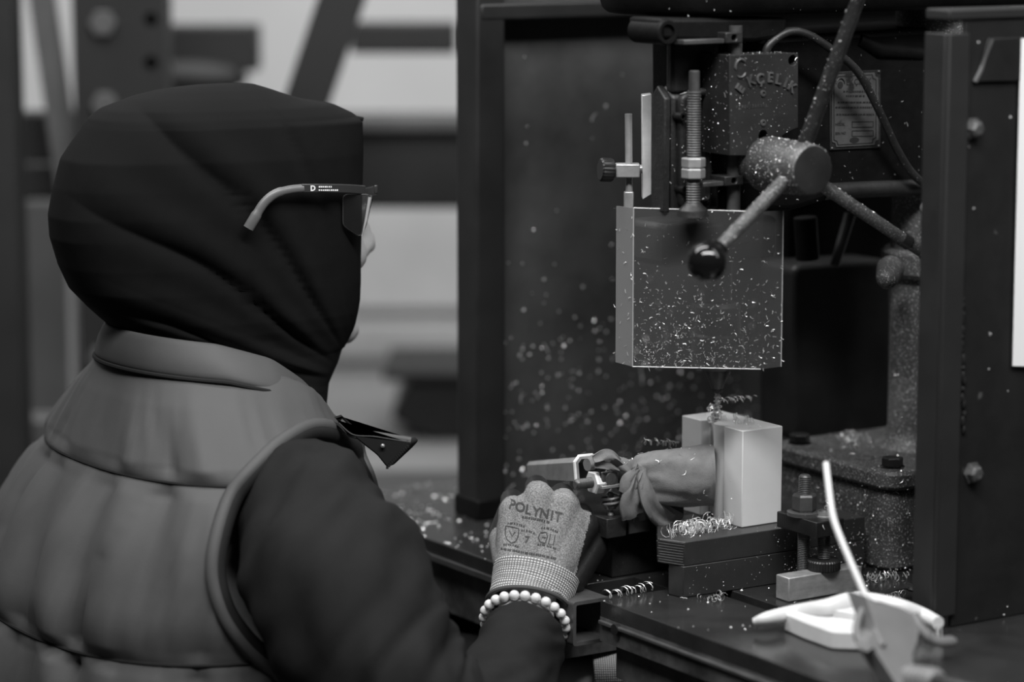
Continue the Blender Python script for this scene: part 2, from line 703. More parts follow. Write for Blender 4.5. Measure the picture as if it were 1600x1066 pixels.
def remeshed(bm, voxel, smooth=6, fac=0.5):
    """one continuous surface from overlapping shapes"""
    me = bpy.data.meshes.new('tmp')
    bmesh.ops.recalc_face_normals(bm, faces=bm.faces)
    bm.to_mesh(me)
    bm.free()
    o = bpy.data.objects.new('tmp', me)
    COL.objects.link(o)
    r = o.modifiers.new('r', 'REMESH')
    r.mode = 'VOXEL'
    r.voxel_size = voxel
    s = o.modifiers.new('s', 'SMOOTH')
    s.factor = fac
    s.iterations = smooth
    dg = bpy.context.evaluated_depsgraph_get()
    out = bpy.data.meshes.new_from_object(o.evaluated_get(dg))
    bpy.data.objects.remove(o)
    bpy.data.meshes.remove(me)
    for p in out.polygons:
        p.use_smooth = True
    return out


def nz(x, y, z):
    return noise.noise(Vector((x, y, z)))


# ================================================================ setting
bm = NB(); box(bm, (-5, -5, ZF - 0.1), (5, 2.6, ZF)); struct('floor', bm, 'floor')
YB = 2.1
bm = NB(); box(bm, (-4, YB, ZF), (4, YB + 0.12, 2.4)); struct('wall_back', bm, 'wallp')


def bgpoly(pts, Y):
    return [Vector(ony(x, y, Y)) for x, y in pts]


def bgbar(x0, y0, x1, y1, Y, dep, name, m, parent):
    """upright board or beam of the background, seen square on at distance Y"""
    a, b = ony(x0, y1, Y), ony(x1, y0, Y)
    bm = NB(); box(bm, (a[0], Y, a[2]), (b[0], Y + dep, b[2]))
    return obj(name, bm, m, parent, bevel=0.004)


# grey cladding boards low on the back wall
for k, (y0, y1, m) in enumerate(((312, 482, 'board'), (500, 560, 'board'))):
    a, b = ony(-400, y1, YB), ony(1500, y0, YB)
    bm = NB(); box(bm, (a[0], YB - 0.025, a[2]), (b[0], YB, b[2]))
    o = struct('trim_%d' % (k + 1), bm, m, bevel=0.004)
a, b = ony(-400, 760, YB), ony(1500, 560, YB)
M['board_low'] = mat('dark_grey_cladding', 0.21, 0.75, 0, 0.1, 4)  # darker grey for the lowest cladding and the far bench
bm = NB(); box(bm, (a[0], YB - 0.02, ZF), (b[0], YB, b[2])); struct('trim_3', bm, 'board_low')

# long pale bench behind the worker
bz = ony(620, 650, 1.55)[2]
r = thing('side_bench', 'long pale bench far behind the worker, below the dark bin', 'bench', (-0.4, 1.55, ZF), 'w')
bm = NB(); box(bm, (-1.6, 1.15, bz - 0.05), (0.3, 1.95, bz)); obj('bench_top', bm, 'board_low', r, bevel=0.004)
bm = NB(); box(bm, (-1.58, 1.20, bz - 0.42), (0.28, 1.93, bz - 0.05)); obj('bench_front', bm, 'board_low', r, bevel=0.003)
for x in (-1.55, 0.2):
    for y in (1.2, 1.9):
        bm = NB(); box(bm, (x, y, ZF), (x + 0.06, y + 0.05, bz - 0.42)); obj('leg', bm, 'rackgrey', r)
# dark bin standing on it
r = thing('storage_bin', 'dark sloping bin on the pale bench far behind the worker', 'bin', (0.0, 1.4, bz), 'w')
c0, c1 = ony(612, 660, 1.4)[0], ony(748, 660, 1.4)[0]
zt_ = ony(680, 585, 1.4)[2]
bm = NB()
prism(bm, [(c0, 1.35, bz + 0.035), (c0 + 0.06, 1.35, bz), (c1 + 0.1, 1.35, bz), (c1 + 0.1, 1.35, zt_), (c0 + 0.03, 1.35, zt_)], (0, 0.22, 0))
obj('bin_body', bm, 'rackdark', r, bevel=0.006)
bm = NB(); box(bm, (c0 - 0.01, 1.34, zt_), (c1 + 0.11, 1.58, zt_ + 0.012)); obj('bin_rim', bm, 'rackdark', r, bevel=0.003)

# steel rack behind the worker: uprights, beams, diagonal braces
YR = 1.0
r = thing('steel_rack', 'dark steel rack with punched uprights behind the hooded worker', 'rack', (ony(180, 500, YR)[0], YR, ZF), 'w')


def upright(xl, xr, Y, holes):
    a = ony(xl, 0, Y)[0]; b = ony(xr, 0, Y)[0]
    zt2 = 0.75
    bm = NB()
    hl = []
    for (hx, hy) in holes:
        c = Vector(ony(hx, hy, Y))
        hl.append(circ((c.x, Y, c.z), 0.009, (0, 1, 0), 12))
    prism(bm, [(a, Y, ZF), (b, Y, ZF), (b, Y, zt2), (a, Y, zt2)], (0, 0.005, 0), hl)
    box(bm, (a, Y + 0.005, ZF), (a + 0.006, Y + 0.07, zt2))
    box(bm, (b - 0.006, Y + 0.005, ZF), (b, Y + 0.07, zt2))
    box(bm, (a + 0.006, Y + 0.064, ZF), (b - 0.006, Y + 0.07, zt2))
    return obj('upright', bm, 'rackdark', r)


up1 = upright(112, 258, YR, [(236, 30 + 68 * k) for k in range(-2, 8)])
for (hx, hy) in ((162, 36), (165, 163), (160, 430), (160, 560)):
    bm = NB()
    c = ony(hx, hy, YR)
    hexnut(bm, (c[0], YR, c[2]), (0, -1, 0), 0.012, 0.018)
    obj('bolt', bm, 'rackgrey', up1)
upright(-30, 18, 0.8, [])
bgbar(18, 176, 112, 262, 1.12, 0.05, 'beam', 'rackdark', r)
bgbar(18, 255, 112, 312, 1.1, 0.05, 'beam', 'rackdark', r)
bgbar(-60, 655, 130, 700, 1.0, 0.06, 'beam', 'rackgrey', r)
bgbar(36, 312, 112, 655, 1.5, 0.03, 'back_sheet', 'rackgrey', r)
bm = NB(); prism(bm, bgpoly([(36, -60), (72, -60), (112, 210), (112, 400), (104, 400)], 1.05), (0, 0.04, 0)); obj('brace', bm, 'rackgrey', r)
bm = NB(); prism(bm, bgpoly([(105, 420), (116, 420), (120, 640), (110, 640)], 1.05), (0, 0.04, 0)); obj('brace', bm, 'postgrey', r)
bm = NB(); prism(bm, bgpoly([(515, -60), (590, -60), (500, 200), (428, 200)], 1.02), (0, 0.05, 0)); obj('brace', bm, 'rackdark', r)
# upper beams and the wide beam at eye height
bgbar(250, 40, 402, 112, 1.35, 0.06, 'beam', 'rackdark', r)
bgbar(548, 36, 712, 84, 1.35, 0.06, 'beam', 'rackdark', r)
b0 = bgbar(240, 204, 770, 326, 1.3, 0.06, 'beam', 'rackdark', r)
bgbar(240, 182, 770, 206, 1.28, 0.09, 'beam_flange', 'rackgrey', r)
bm = NB(); c = ony(292, 122, 1.36); ball(bm, c, 0.055, sc=(1.6, 0.5, 0.5)); obj('load_roll', bm, 'rackdark', r)

# light grey upright next to the booth
r = thing('lighting_post', 'light grey upright post just left of the machine booth', 'post', (ony(728, 400, 0.6)[0], 0.6, ZF), 'w')
bm = NB(); prism(bm, bgpoly([(711, -60), (748, -60), (750, 420), (737, 420)], 0.6), (0, 0.03, 0)); obj('post_web', bm, 'postgrey', r)
a = ony(737, 420, 0.6); b = ony(750, 420, 0.6)
bm = NB(); box(bm, (a[0], 0.6, ZF), (b[0], 0.63, a[2])); obj('post_foot', bm, 'rackgrey', r)

# ================================================================ benches
UA = -0.168
r = thing('neighbour_bench', 'oily steel bench at the booth foot, strewn with swarf, behind the gloved hand', 'bench', (UA, 0.02, ZF))
bm = NB(); box(bm, (UA, 0.018, ZT - 0.014), (0.55, 0.51, ZT)); oA = obj('bench_top', bm, 'table', r, bevel=0.0015)
bm = NB(); box(bm, (UA - 0.004, 0.02, ZT - 0.020), (0.55, 0.51, ZT - 0.0145)); obj('edge_strip', bm, 'steel_dark', r)
bm = NB(); box(bm, (UA + 0.012, 0.03, ZT - 0.075), (0.54, 0.485, ZT - 0.0205)); obj('bench_apron', bm, 'table_side', r)
bm = NB(); box(bm, (0.10, 0.04, ZF + 0.02), (0.115, 0.435, ZT - 0.075)); obj('added_dark_panel', bm, 'enamel_black', r, bevel=0.002)  # dark panel added so the view under the bench stays in shade
bm = NB(); box(bm, (UA + 0.01, 0.495, ZF + 0.05), (0.54, 0.505, ZT - 0.021)); obj('back_sheet', bm, 'enamel_black', r, bevel=0.002)  # dark sheet added to block the bright wall seen under the bench
for u in (0.12, 0.48):
    for w in (0.035, 0.385):
        bm = NB(); box(bm, (u, w, ZF), (u + 0.05, w + 0.05, ZT - 0.075)); obj('leg', bm, 'enamel', r)
swarf_on(oA, r, 270, 0.0016, 0.3, lambda p, n: 1.0 if (n.z > 0.9 and p.x < 0.16) else 0.0, 5)
# square tube under the bench, open end toward the picture
tc = onw(886, 957, 0.012)
h = 0.0215
bm = NB()
sq = [Vector((tc[0] + a * h, -0.03, tc[2] + b * h)) for a, b in ((-1, -1), (1, -1), (1, 1), (-1, 1))]
si = [Vector((tc[0] + a * (h - 0.0035), -0.03, tc[2] + b * (h - 0.0035))) for a, b in ((-1, -1), (1, -1), (1, 1), (-1, 1))]
prism(bm, rounded(sq, 0.004), (0, 0.058, 0), [rounded(si, 0.002)])
obj('square_tube', bm, 'steel_dark', r)

UB, WB = -0.166, -0.041
r = thing('drill_table', 'dark oily drill press table with a T slot in the foreground', 'table', (0.1, -0.25, ZF))
bm = NB()
su0, su1 = 0.012, 0.026


def slotpoly(z):
    return [Vector(p) for p in ((UB, -0.62, z), (0.50, -0.62, z), (0.50, 0.0165, z), (-0.085, 0.0165, z), (-0.085, WB, z), (UB, WB, z))]


s0 = onz(1125, 927, ZT); s1 = onz(1206, 945, ZT)
ls0, ls1 = loc(s0), loc(s1)
slot = [Vector((ls0[0] - 0.002, ls0[1] + 0.02, ZT)), Vector((ls0[0] + 0.016, ls0[1] + 0.02, ZT)), Vector((ls0[0] + 0.016, ls1[1] - 0.012, ZT)), Vector((ls0[0] - 0.002, ls1[1] - 0.012, ZT))]
prism(bm, slotpoly(ZT), (0, 0, -0.016), [slot])
oB = obj('table_top', bm, 'table', r, bevel=0.001)
bm = NB(); prism(bm, [p - Vector((0, 0, 0.0161)) for p in slotpoly(ZT)], (0, 0, -0.0235)); obj('table_edge', bm, 'table_side', r)
bm = NB(); box(bm, (UB - 0.004, -0.62, ZT - 0.0225), (UB + 0.0, WB - 0.002, ZT - 0.0185)); obj('edge_lip', bm, 'steel_dark', r, bevel=0.001)
bm = NB(); cyl(bm, (UB - 0.005, WB - 0.030, ZT - 0.022), (UB + 0.004, WB - 0.030, ZT - 0.022), 0.0055); obj('plug', bm, 'blackox', r)
bm = NB(); box(bm, (UB + 0.012, -0.6, ZT - 0.075), (0.48, WB - 0.01, ZT - 0.0397)); obj('apron', bm, 'table_side', r)
for u in (-0.05, 0.4):
    for w in (-0.55, -0.15):
        bm = NB(); box(bm, (u, w, ZF), (u + 0.06, w + 0.06, ZT - 0.075)); obj('leg', bm, 'enamel', r)
swarf_on(oB, r, 330, 0.0011, 0.35, lambda p, n: 1.0 if n.z > 0.9 and p.y > 0.04 else 0.0, 6)

# ================================================================ booth
WP = 0.34
r = thing('machine_booth', 'dark sheet steel booth wall behind the drill press, dotted with swarf', 'enclosure', (0.1, WP, ZT))
pu0 = onw(746, 500, WP - 0.03)[0]; pu1 = onw(790, 500, WP - 0.03)[0]
bm = NB(); box(bm, (pu0, WP - 0.03, ZT), (pu1, WP + 0.012, 0.62)); obj('post', bm, 'boothpost', r, bevel=0.003)
bm = NB(); box(bm, (pu0 - 0.002, WP - 0.033, ZT), (pu1 + 0.008, WP + 0.015, ZT + 0.022)); obj('post_foot', bm, 'enamel_black', r, bevel=0.002)
bm = NB(); box(bm, (pu1, WP, ZT), (0.62, WP + 0.004, 0.62)); oP = obj('back_panel', bm, 'booth', r)
zb0, zb1 = onw(880, 29, WP - 0.03)[2], onw(880, 2, WP - 0.03)[2]
bm = NB(); box(bm, (pu0 + 0.004, WP - 0.031, zb0), (0.6, WP + 0.014, zb1)); obj('top_beam', bm, 'boothpost', r, bevel=0.003)
ue = onw(1217, 600, WP - 0.006)[0]
bm = NB(); box(bm, (ue, WP - 0.008, ZT), (ue + 0.012, WP, onw(1217, 320, WP)[2])); obj('seam_strip', bm, 'rackgrey', r, bevel=0.002)
swarf_on(oP, r, 760, 0.0022, 0.1, lambda p, n: (1.0 if n.y < -0.5 else 0.0) * (1.0 if p.z < 0.28 else 0.12) * (0.25 if p.z > 0.2 else 1), 8)

# near panel on the right
WN = -0.30
n0, n1, n2 = onw(1470, 500, WN)[0], onw(1502, 500, WN)[0], 0.34
ztop = onw(1500, 14, WN)[2]
r = thing('side_guard_panel', 'dark steel panel with two bolts at the right edge, near the camera', 'panel', (n1, WN, ZT))
bm = NB(); box(bm, (n1 - 0.004, WN, ZT + 0.001), (n2, WN + 0.004, ztop)); oN = obj('panel_sheet', bm, 'panel', r, bevel=0.001)
bm = NB(); box(bm, (n0, WN - 0.003, ZT + 0.012), (n1, WN + 0.003, onw(1500, 52, WN)[2])); obj('angle_iron', bm, 'panelstrip', r, bevel=0.0015)
bm = NB(); box(bm, (n0, WN + 0.003, ZT + 0.001), (n0 + 0.004, WN + 0.03, onw(1500, 52, WN)[2])); obj('angle_iron', bm, 'boothpost', r, bevel=0.001)
bm = NB(); box(bm, (n0, WN - 0.002, ztop - 0.010), (n2, WN + 0.03, ztop)); obj('top_rail', bm, 'panelstrip', r, bevel=0.002)
for (x, y) in ((1520, 201), (1519, 739)):
    c = onw(x, y, WN)
    bm = NB(); lathe(bm, (c[0], WN, c[2]), (0, -1, 0), [(0, 0), (0, 0.0105), (0.0015, 0.0105), (0.0018, 0.008), (0.007, 0.0075), (0.009, 0.005), (0.009, 0)], 6)
    obj('bolt', bm, 'hub', r)
# welded gusset plates at its top and the wavy weld along the angle
bm = NB(); prism(bm, PW([(1527, 128), (1545, 60), (1600, 58), (1640, 126)], WN - 0.0035), (0, 0.0035, 0)); obj('gusset', bm, 'panel', r, bevel=0.001)
bm = NB(); tube(bm, [Vector((onw(x, y, WN)[0], WN - 0.002, onw(x, y, WN)[2])) for x, y in ((1521, 128), (1530, 110), (1536, 90), (1547, 62))], 0.0022, 8); obj('weld', bm, 'steel_dark', r)
bm = NB()
for k in range(46):
    y = 130 + k * 12 + random.uniform(-3, 3)
    c = onw(1503 + random.uniform(-2, 3), y, WN)
    ball(bm, (c[0], WN - 0.001, c[2]), 0.0026, 8, 6, (0.9, 0.7, random.uniform(0.9, 2.2)))
obj('weld', bm, 'panel', r)
bm = NB(); prism(bm, PW([(1500, 985), (1546, 985), (1546, 1100), (1500, 1100)], WN - 0.012), (0, 0.006, 0)); obj('foot_bracket', bm, 'panelstrip', r, bevel=0.001)
swarf_on(oN, r, 60, 0.0016, 0.1, lambda p, n: 1.0 if n.y < -0.5 else 0.0, 9)
p_ = PW([(1596, 60), (1680, 60), (1680, 575), (1583, 572), (1585, 490)], WN - 0.004)
bm = NB(); prism(bm, p_, (0, 0.0012, 0))
top('paper_sheet', bm, 'paper', 'white paper sheet hung on the dark panel at the right edge', 'paper', (p_[0].x, WN - 0.004, p_[3].z))
# ================================================================ drill press
dp = thing('drill_press', 'dark enamelled column drill press with a three-armed feed handle', 'drill press', (0.1, -0.02, ZT))
# base and column
CU, CW = 0.262, -0.02
bu0, bu1, bw0, bw1 = 0.130, 0.40, -0.110, 0.075
zb = ZT + 0.082
bm = NB()
prism(bm, rounded([(u, w, ZT + 0.0004) for u, w in ((bu0, bw0), (bu1, bw0), (bu1, bw1), (bu0, bw1))], 0.02), (0, 0, 0.0816))
oBase = obj('base_casting', bm, 'casting', dp, bevel=0.004)
bm = NB()
prism(bm, rounded([(bu0 - 0.006, bw0 - 0.006, zb), (bu1, bw0 - 0.006, zb), (bu1, bw1 + 0.006, zb), (bu0 - 0.006, bw1 + 0.006, zb)], 0.026), (0, 0, 0.019))
oFl = obj('base_flange', bm, 'casting', dp, bevel=0.004)
fz = zb + 0.019
for (u, w) in ((bu0 + 0.018, bw0 + 0.02), (bu0 + 0.018, bw1 - 0.02), (bu1 - 0.03, bw0 + 0.02)):
    bm = NB(); lathe(bm, (u, w, fz), (0, 0, 1), [(0, 0), (0, 0.012), (0.001, 0.012)], 16); hexnut(bm, (u, w, fz + 0.001), (0, 0, 1), 0.009, 0.0105); obj('base_bolt', bm, 'blackox', dp)
bm = NB(); lathe(bm, (CU, CW, fz), (0, 0, 1), [(0, 0.060), (0.004, 0.054), (0.012, 0.049), (0.02, 0.047), (0.65, 0.047)], 48)
oCol = obj('column', bm, 'column', dp)
# collar with its clamp lug round the column
zc0, zc1 = onw(1430, 445, CW - 0.05)[2], onw(1430, 402, CW - 0.05)[2]
bm = NB(); lathe(bm, (CU, CW, zc0), (0, 0, 1), [(0, 0.048), (0, 0.054), (0.004, 0.057), (zc1 - zc0 - 0.004, 0.057), (zc1 - zc0, 0.053), (zc1 - zc0, 0.048)], 48); obj('column_collar', bm, 'casting', dp)
bm = NB(); cl = onw(1375, 428, CW - 0.05); capsule(bm, (cl[0] + 0.03, CW - 0.03, cl[2]), (cl[0] + 0.005, CW - 0.055, cl[2] - 0.004), 0.014, 0.011); obj('clamp_lug', bm, 'casting', dp)
# bracket of the table lift behind
bm = NB(); prism(bm, rounded(PW([(1240, 415), (1395, 405), (1395, 690), (1240, 690)], 0.12), 0.012), (0, 0.06, 0)); obj('rear_bracket', bm, 'enamel', dp, bevel=0.005)
bm = NB(); prism(bm, PW([(1232, 290), (1420, 290), (1420, 440), (1232, 440)], 0.19), (0, 0.02, 0)); obj('added_dark_cover', bm, 'enamel_black', dp, bevel=0.003)  # black plate added to darken the gap where the lit booth wall shows
bm = NB(); tube(bm, PW([(1258, 340), (1262, 405)], 0.06), 0.012, 12); obj('lift_lever', bm, 'enamel_black', dp)
bm = NB(); tube(bm, PW([(1328, 335), (1304, 415)], 0.05), [0.006, 0.005], 12); obj('lift_rod', bm, 'steel_dark', dp)

# head: main casting
WH = -0.045
bm = NB()
prism(bm, rounded(PW([(1128, 62), (1500, 40), (1500, 300), (1330, 302), (1240, 330), (1128, 332)], WH), 0.01), (0, 0.115, 0))
oHead = obj('head_casting', bm, 'enamel_black', dp, bevel=0.006, seg=3)
bm = NB(); tube(bm, PW([(1290, 299), (1350, 296), (1500, 290)], WH + 0.002), 0.0085, 16); oR = obj('head_rim', bm, 'enamel', dp)
bm = NB(); tube(bm, PW([(1340, 62), (1370, 78), (1440, 84)], WH + 0.003), [0.007, 0.009, 0.007], 12); obj('head_rib', bm, 'enamel_black', dp)
c = onw(1462, 200, WH)
bm = NB(); lathe(bm, (CU + 0.02, CW, onw(1460, 300, CW)[2]), (0, 0, 1), [(0, 0), (0, 0.060), (0.10, 0.064), (0.14, 0.058), (0.22, 0.045), (0.22, 0)], 40); obj('column_sleeve', bm, 'enamel', dp)
bm = NB(); capsule(bm, onw(1448, 326, WH - 0.015), onw(1475, 320, WH - 0.01), 0.007, 0.009); obj('lock_lug', bm, 'steel', dp)
# belt housing above
zbh = onw(1100, 27, -0.085)[2]
nose = [(-0.036 + 0.088 * math.cos(t), 0.088 * math.sin(t)) for t in np.linspace(math.pi / 2, 3 * math.pi / 2, 20)]
bm = NB()
rings = []
for (dz, sc) in ((0.0, 0.90), (0.006, 0.96), (0.018, 1.0), (0.16, 1.0)):
    rings.append([bm.verts.new((-0.036 + (u + 0.036) * sc, w * sc, zbh + dz)) for u, w in nose] + [bm.verts.new((0.42, -0.088 * sc, zbh + dz)), bm.verts.new((0.42, 0.088 * sc, zbh + dz))])
skin_rings(bm, rings)
bm.faces.new(rings[0]); bm.faces.new(list(reversed(rings[-1])))
oBelt = obj('belt_housing', bm, 'enamel_black', dp, bevel=0.004)
bm = NB(); prism(bm, PW([(1030, 28), (1232, 28), (1228, 58), (1180, 66), (1034, 62)], -0.075), (0, 0.05, 0)); obj('head_flange', bm, 'enamel_black', dp, bevel=0.004)
c = onw(1036, 50, -0.07)
bm = NB()
lathe(bm, (c[0], -0.03, c[2]), (0, -1, 0), [(0, 0), (0, 0.0115), (0.047, 0.0115), (0.048, 0.0105), (0.048, 0.0075), (0.03, 0.007), (0.03, 0)], 24); obj('flange_boss', bm, 'enamel_black', dp)
# quill housing: lower block, upper neck, parting line, raised frame
WQ = -0.05
ql = onw(1051, 200, WQ)[0]
qz0, qz1, qz2 = onw(1051, 332, WQ)[2], onw(1051, 140, WQ)[2], onw(1051, 62, WQ)[2]
qzm = onw(1051, 152, WQ)[2]
bm = NB()
prism(bm, [(ql, WQ, qz0), (ql, WQ, qzm), (ql, WQ + 0.014, qz1 + 0.004), (ql, WQ + 0.024, qz1 - 0.006), (ql, WQ + 0.024, qz0)], (0.055, 0, 0))
oQ = obj('quill_housing', bm, 'enamel', dp, bevel=0.003)
bm = NB()
prism(bm, [(ql - 0.001, WQ + 0.0015, qz0), (ql - 0.001, WQ + 0.0015, qzm - 0.001), (ql - 0.001, WQ + 0.014, qz1 + 0.0035), (ql - 0.001, WQ + 0.0225, qz1 - 0.006), (ql - 0.001, WQ + 0.0225, qz0)], (-0.007, 0, 0))
obj('housing_cover', bm, 'enamel', dp, bevel=0.0015)
bm = NB(); box(bm, (ql + 0.0, WQ + 0.001, qz1 - 0.004), (ql + 0.05, WQ + 0.012, qz2)); obj('quill_neck', bm, 'enamel', dp, bevel=0.003)
fo = rounded(PW([(1056, 146), (1104, 134), (1104, 326), (1056, 326)], WQ), 0.010)
fi = rounded(PW([(1066, 152), (1100, 148), (1100, 312), (1066, 312)], WQ), 0.008)
bm = NB(); prism(bm, fo, (0, -0.009, 0), [fi]); oFr = obj('housing_frame', bm, 'enamel', dp, bevel=0.0035, seg=3)
for (x, y) in ((1063, 182), (1066, 296)):
    c = onw(x, y, WQ - 0.008)
    bm = NB(); lathe(bm, (c[0], WQ, c[2]), (0, -1, 0), [(0, 0), (0, 0.0038), (0.013, 0.0038), (0.013, 0.002), (0.009, 0.002), (0.009, 0)], 16); obj('cap_screw', bm, 'blackox', dp)
# depth stop rod with two hex nuts
WR = -0.078
c = onw(1085, 110, WR)
ztp = c[2]
z143, z305 = onw(1085, 143, WR)[2], onw(1085, 318, WR)[2]
bm = NB()
thread(bm, (c[0], WR, z305), (0, 0, 1), z143 - z305, 0.0066, 0.0024, 24)
lathe(bm, (c[0], WR, z143 - 0.001), (0, 0, 1), [(0, 0.0052), (ztp - z143, 0.0050), (ztp - z143 + 0.001, 0.004), (ztp - z143 + 0.001, 0)], 24)
obj('depth_rod', bm, 'steel_dark', dp, smooth=30)
for (ya, yb) in ((262, 246), (279, 262.6)):
    za, zb_ = onw(1085, ya, WR)[2], onw(1085, yb, WR)[2]
    bm = NB(); hexnut(bm, (c[0], WR, za), (0, 0, 1), zb_ - za, 0.0112); obj('stop_nut', bm, 'steel', dp, smooth=20)
bm = NB(); lathe(bm, (c[0], WR, z305 - 0.012), (0, 0, 1), [(0, 0), (0, 0.015), (0.006, 0.014), (0.011, 0.0085), (0.013, 0.0072), (0.013, 0)], 24); obj('rod_seat', bm, 'enamel', dp)
# straps and clamp blocks that carry the vertical shaft
for (bx, x0) in (((1134, 50, 1161, 68), 1068), ((1133, 274, 1162, 291), 1098)):
    a, b = onw(bx[0], bx[3], -0.088), onw(bx[2], bx[1], -0.088)
    cx = ((a[0] + b[0]) / 2, -0.088, (a[2] + b[2]) / 2)
    bm = NB()
    prism(bm, [(a[0], -0.088, a[2]), (b[0], -0.088, a[2]), (b[0], -0.088, b[2]), (a[0], -0.088, b[2])], (0, 0.024, 0), [circ(cx, 0.003, (0, 1, 0), 14)])
    s = obj('clamp_block', bm, 'enamel', dp, bevel=0.001)
    c0 = onw(x0, bx[3], -0.085)
    bm = NB(); box(bm, (c0[0], -0.086, a[2]), (a[0], -0.07, a[2] + 0.0045)); obj('strap', bm, 'steel_dark', dp, bevel=0.0008)
sh = onw(1148, 150, -0.077)
bm = NB(); cyl(bm, (sh[0], -0.077, onw(1148, 330, -0.077)[2]), (sh[0], -0.077, onw(1148, 40, -0.077)[2]), 0.0065); obj('shaft', bm, 'steel_dark', dp)
# feed gearbox with raised lettering
WG = -0.095
arc = []
hc = (1262, 262)
for k in range(9):
    t = math.radians(-103 - k * 9.5)
    arc.append((hc[0] + 64 * math.cos(t), hc[1] + 64 * math.sin(t)))
arc = [(1247, 199)] + [p for p in arc if p[0] < 1246 and p[1] < 243] + [(1199, 243)]
outer = PW([(1140, 86), (1247, 83)] + arc + [(1140, 243)], WG)
h1, h2 = onw(1238.5, 94.5, WG), onw(1192.5, 212, WG)
bm = NB(); prism(bm, outer, (0, 0.042, 0), [circ(h1, 0.0050, (0, 1, 0), 16), circ(h2, 0.0053, (0, 1, 0), 16)])
gb = obj('gear_box', bm, 'gearbox', dp, bevel=0.0012)
gu0 = outer[0].x
bm = NB(); box(bm, (gu0 + 0.002, WG + 0.0422, onw(1140, 243, WG)[2] + 0.004), (onw(1247, 90, WG)[0] - 0.002, WH + 0.004, onw(1140, 90, WG)[2] - 0.004)); obj('gear_box_back', bm, 'enamel', gb)
for (x, y) in ((1192, 146), (1192, 192)):
    c = onw(x, y, WG)
    bm = NB(); lathe(bm, (c[0], WG + 0.001, c[2]), (0, -1, 0), [(0, 0), (0, 0.0034), (0.0022, 0.0030), (0.0024, 0.0016), (0.0012, 0.0014), (0.0012, 0)], 14); obj('screw', bm, 'steel_dark', gb)
bm = NB()
X_, Z_, N_ = Vector((1, 0, 0)), Vector((0, 0, 1)), Vector((0, -1, 0))
for ch, lx, ly, a in (('E', 1156.5, 139, 54), ('K', 1173, 127, 26), ('Ç', 1187.5, 124, 8), ('E', 1203, 121.5, -2), ('L', 1215.5, 124.5, -12), ('I', 1227.5, 129.5, -22), ('K', 1237, 136.5, -36)):
    t = math.radians(a)
    o_ = Vector(onw(lx, ly, WG - 0.0005))
    rx = X_ * math.cos(t) + Z_ * math.sin(t)
    rz = Z_ * math.cos(t) - X_ * math.sin(t)
    put(bm, text_mesh(ch, 0.0135, 0.0013, bold=0.0002), basis(o_, rx, rz, N_))
c = onw(1157, 104, WG)
lp = [Vector((c[0] + 0.0062 * math.cos(t), WG - 0.0006, c[2] + 0.0068 * math.sin(t))) for t in np.linspace(0.5, 3.6, 10)]
tube(bm, lp, [0.0004] + [0.0014] * 8 + [0.0004], 6)
lp = [Vector((c[0] + 0.006 * math.cos(t), WG - 0.0006, c[2] - 0.003 + 0.0068 * math.sin(t))) for t in np.linspace(4.0, 5.9, 7)]
tube(bm, lp, [0.0004] + [0.0011] * 5 + [0.0004], 6)
obj('raised_lettering', bm, 'worn_lit_letters', gb, smooth=30)
bm = NB()
c = onw(1150, 167, WG)
for k in range(12):          # small worn cast characters, not readable
    for j in range(2):
        x = c[0] + k * 0.0031
        box(bm, (x + random.uniform(0, 0.0004), WG - 0.0005, c[2] - 0.0015 + j * 0.0017), (x + random.uniform(0.0012, 0.0021), WG, c[2] - 0.0007 + j * 0.0017))
        box(bm, (x + random.uniform(0, 0.001), WG - 0.0005, c[2] - 0.0015), (x + 0.0006 + random.uniform(0, 0.001), WG, c[2] + 0.0012))
obj('worn_marking', bm, 'worn_lit_letters', gb, smooth=None)
swarf_on(gb, gb, 330, 0.00050, 0.12, lambda p, n: 1.0 if n.y < -0.5 or n.z > 0.5 or n.x < -0.5 else 0.0, 11)

# name plate
WL = WH - 0.0015
q = PW([(1297, 113), (1376, 109), (1376, 231), (1297, 235)], WL)
bm = NB(); prism(bm, q, (0, 0.0015, 0)); npb = obj('plate_backing', bm, 'enamel', dp, bevel=0.0004)


def chamfer(pts, r):
    out = []
    for i in range(len(pts)):
        p, a, b = pts[i], pts[i - 1], pts[(i + 1) % len(pts)]
        out += [p + (a - p).normalized() * r, p + ((a - p).normalized() + (b - p).normalized()) * r * 0.75, p + (b - p).normalized() * r]
    return out


q2 = PW([(1300, 117), (1372, 113), (1372, 226), (1300, 230)], WL - 0.0002)
bm = NB(); prism(bm, chamfer(q2, 0.005), (0, -0.0006, 0)); npl = obj('name_plate', bm, 'name', dp)
bm = NB()
q3 = chamfer(PW([(1302.5, 119.5), (1369.5, 115.5), (1369.5, 223.5), (1302.5, 227.5)], WL - 0.0011), 0.005)
q4 = chamfer(PW([(1303.7, 120.7), (1368.3, 116.8), (1368.3, 222.3), (1303.7, 226.3)], WL - 0.0011), 0.005)
prism(bm, q3, (0, 0.0002, 0), [q4])


def npt(s, x, y, size, align='CENTER'):
    c = onw(x, y, WL - 0.0011)
    put(bm, text_mesh(s, size, 0.0001, align), basis(Vector(c), X_, Z_, N_))


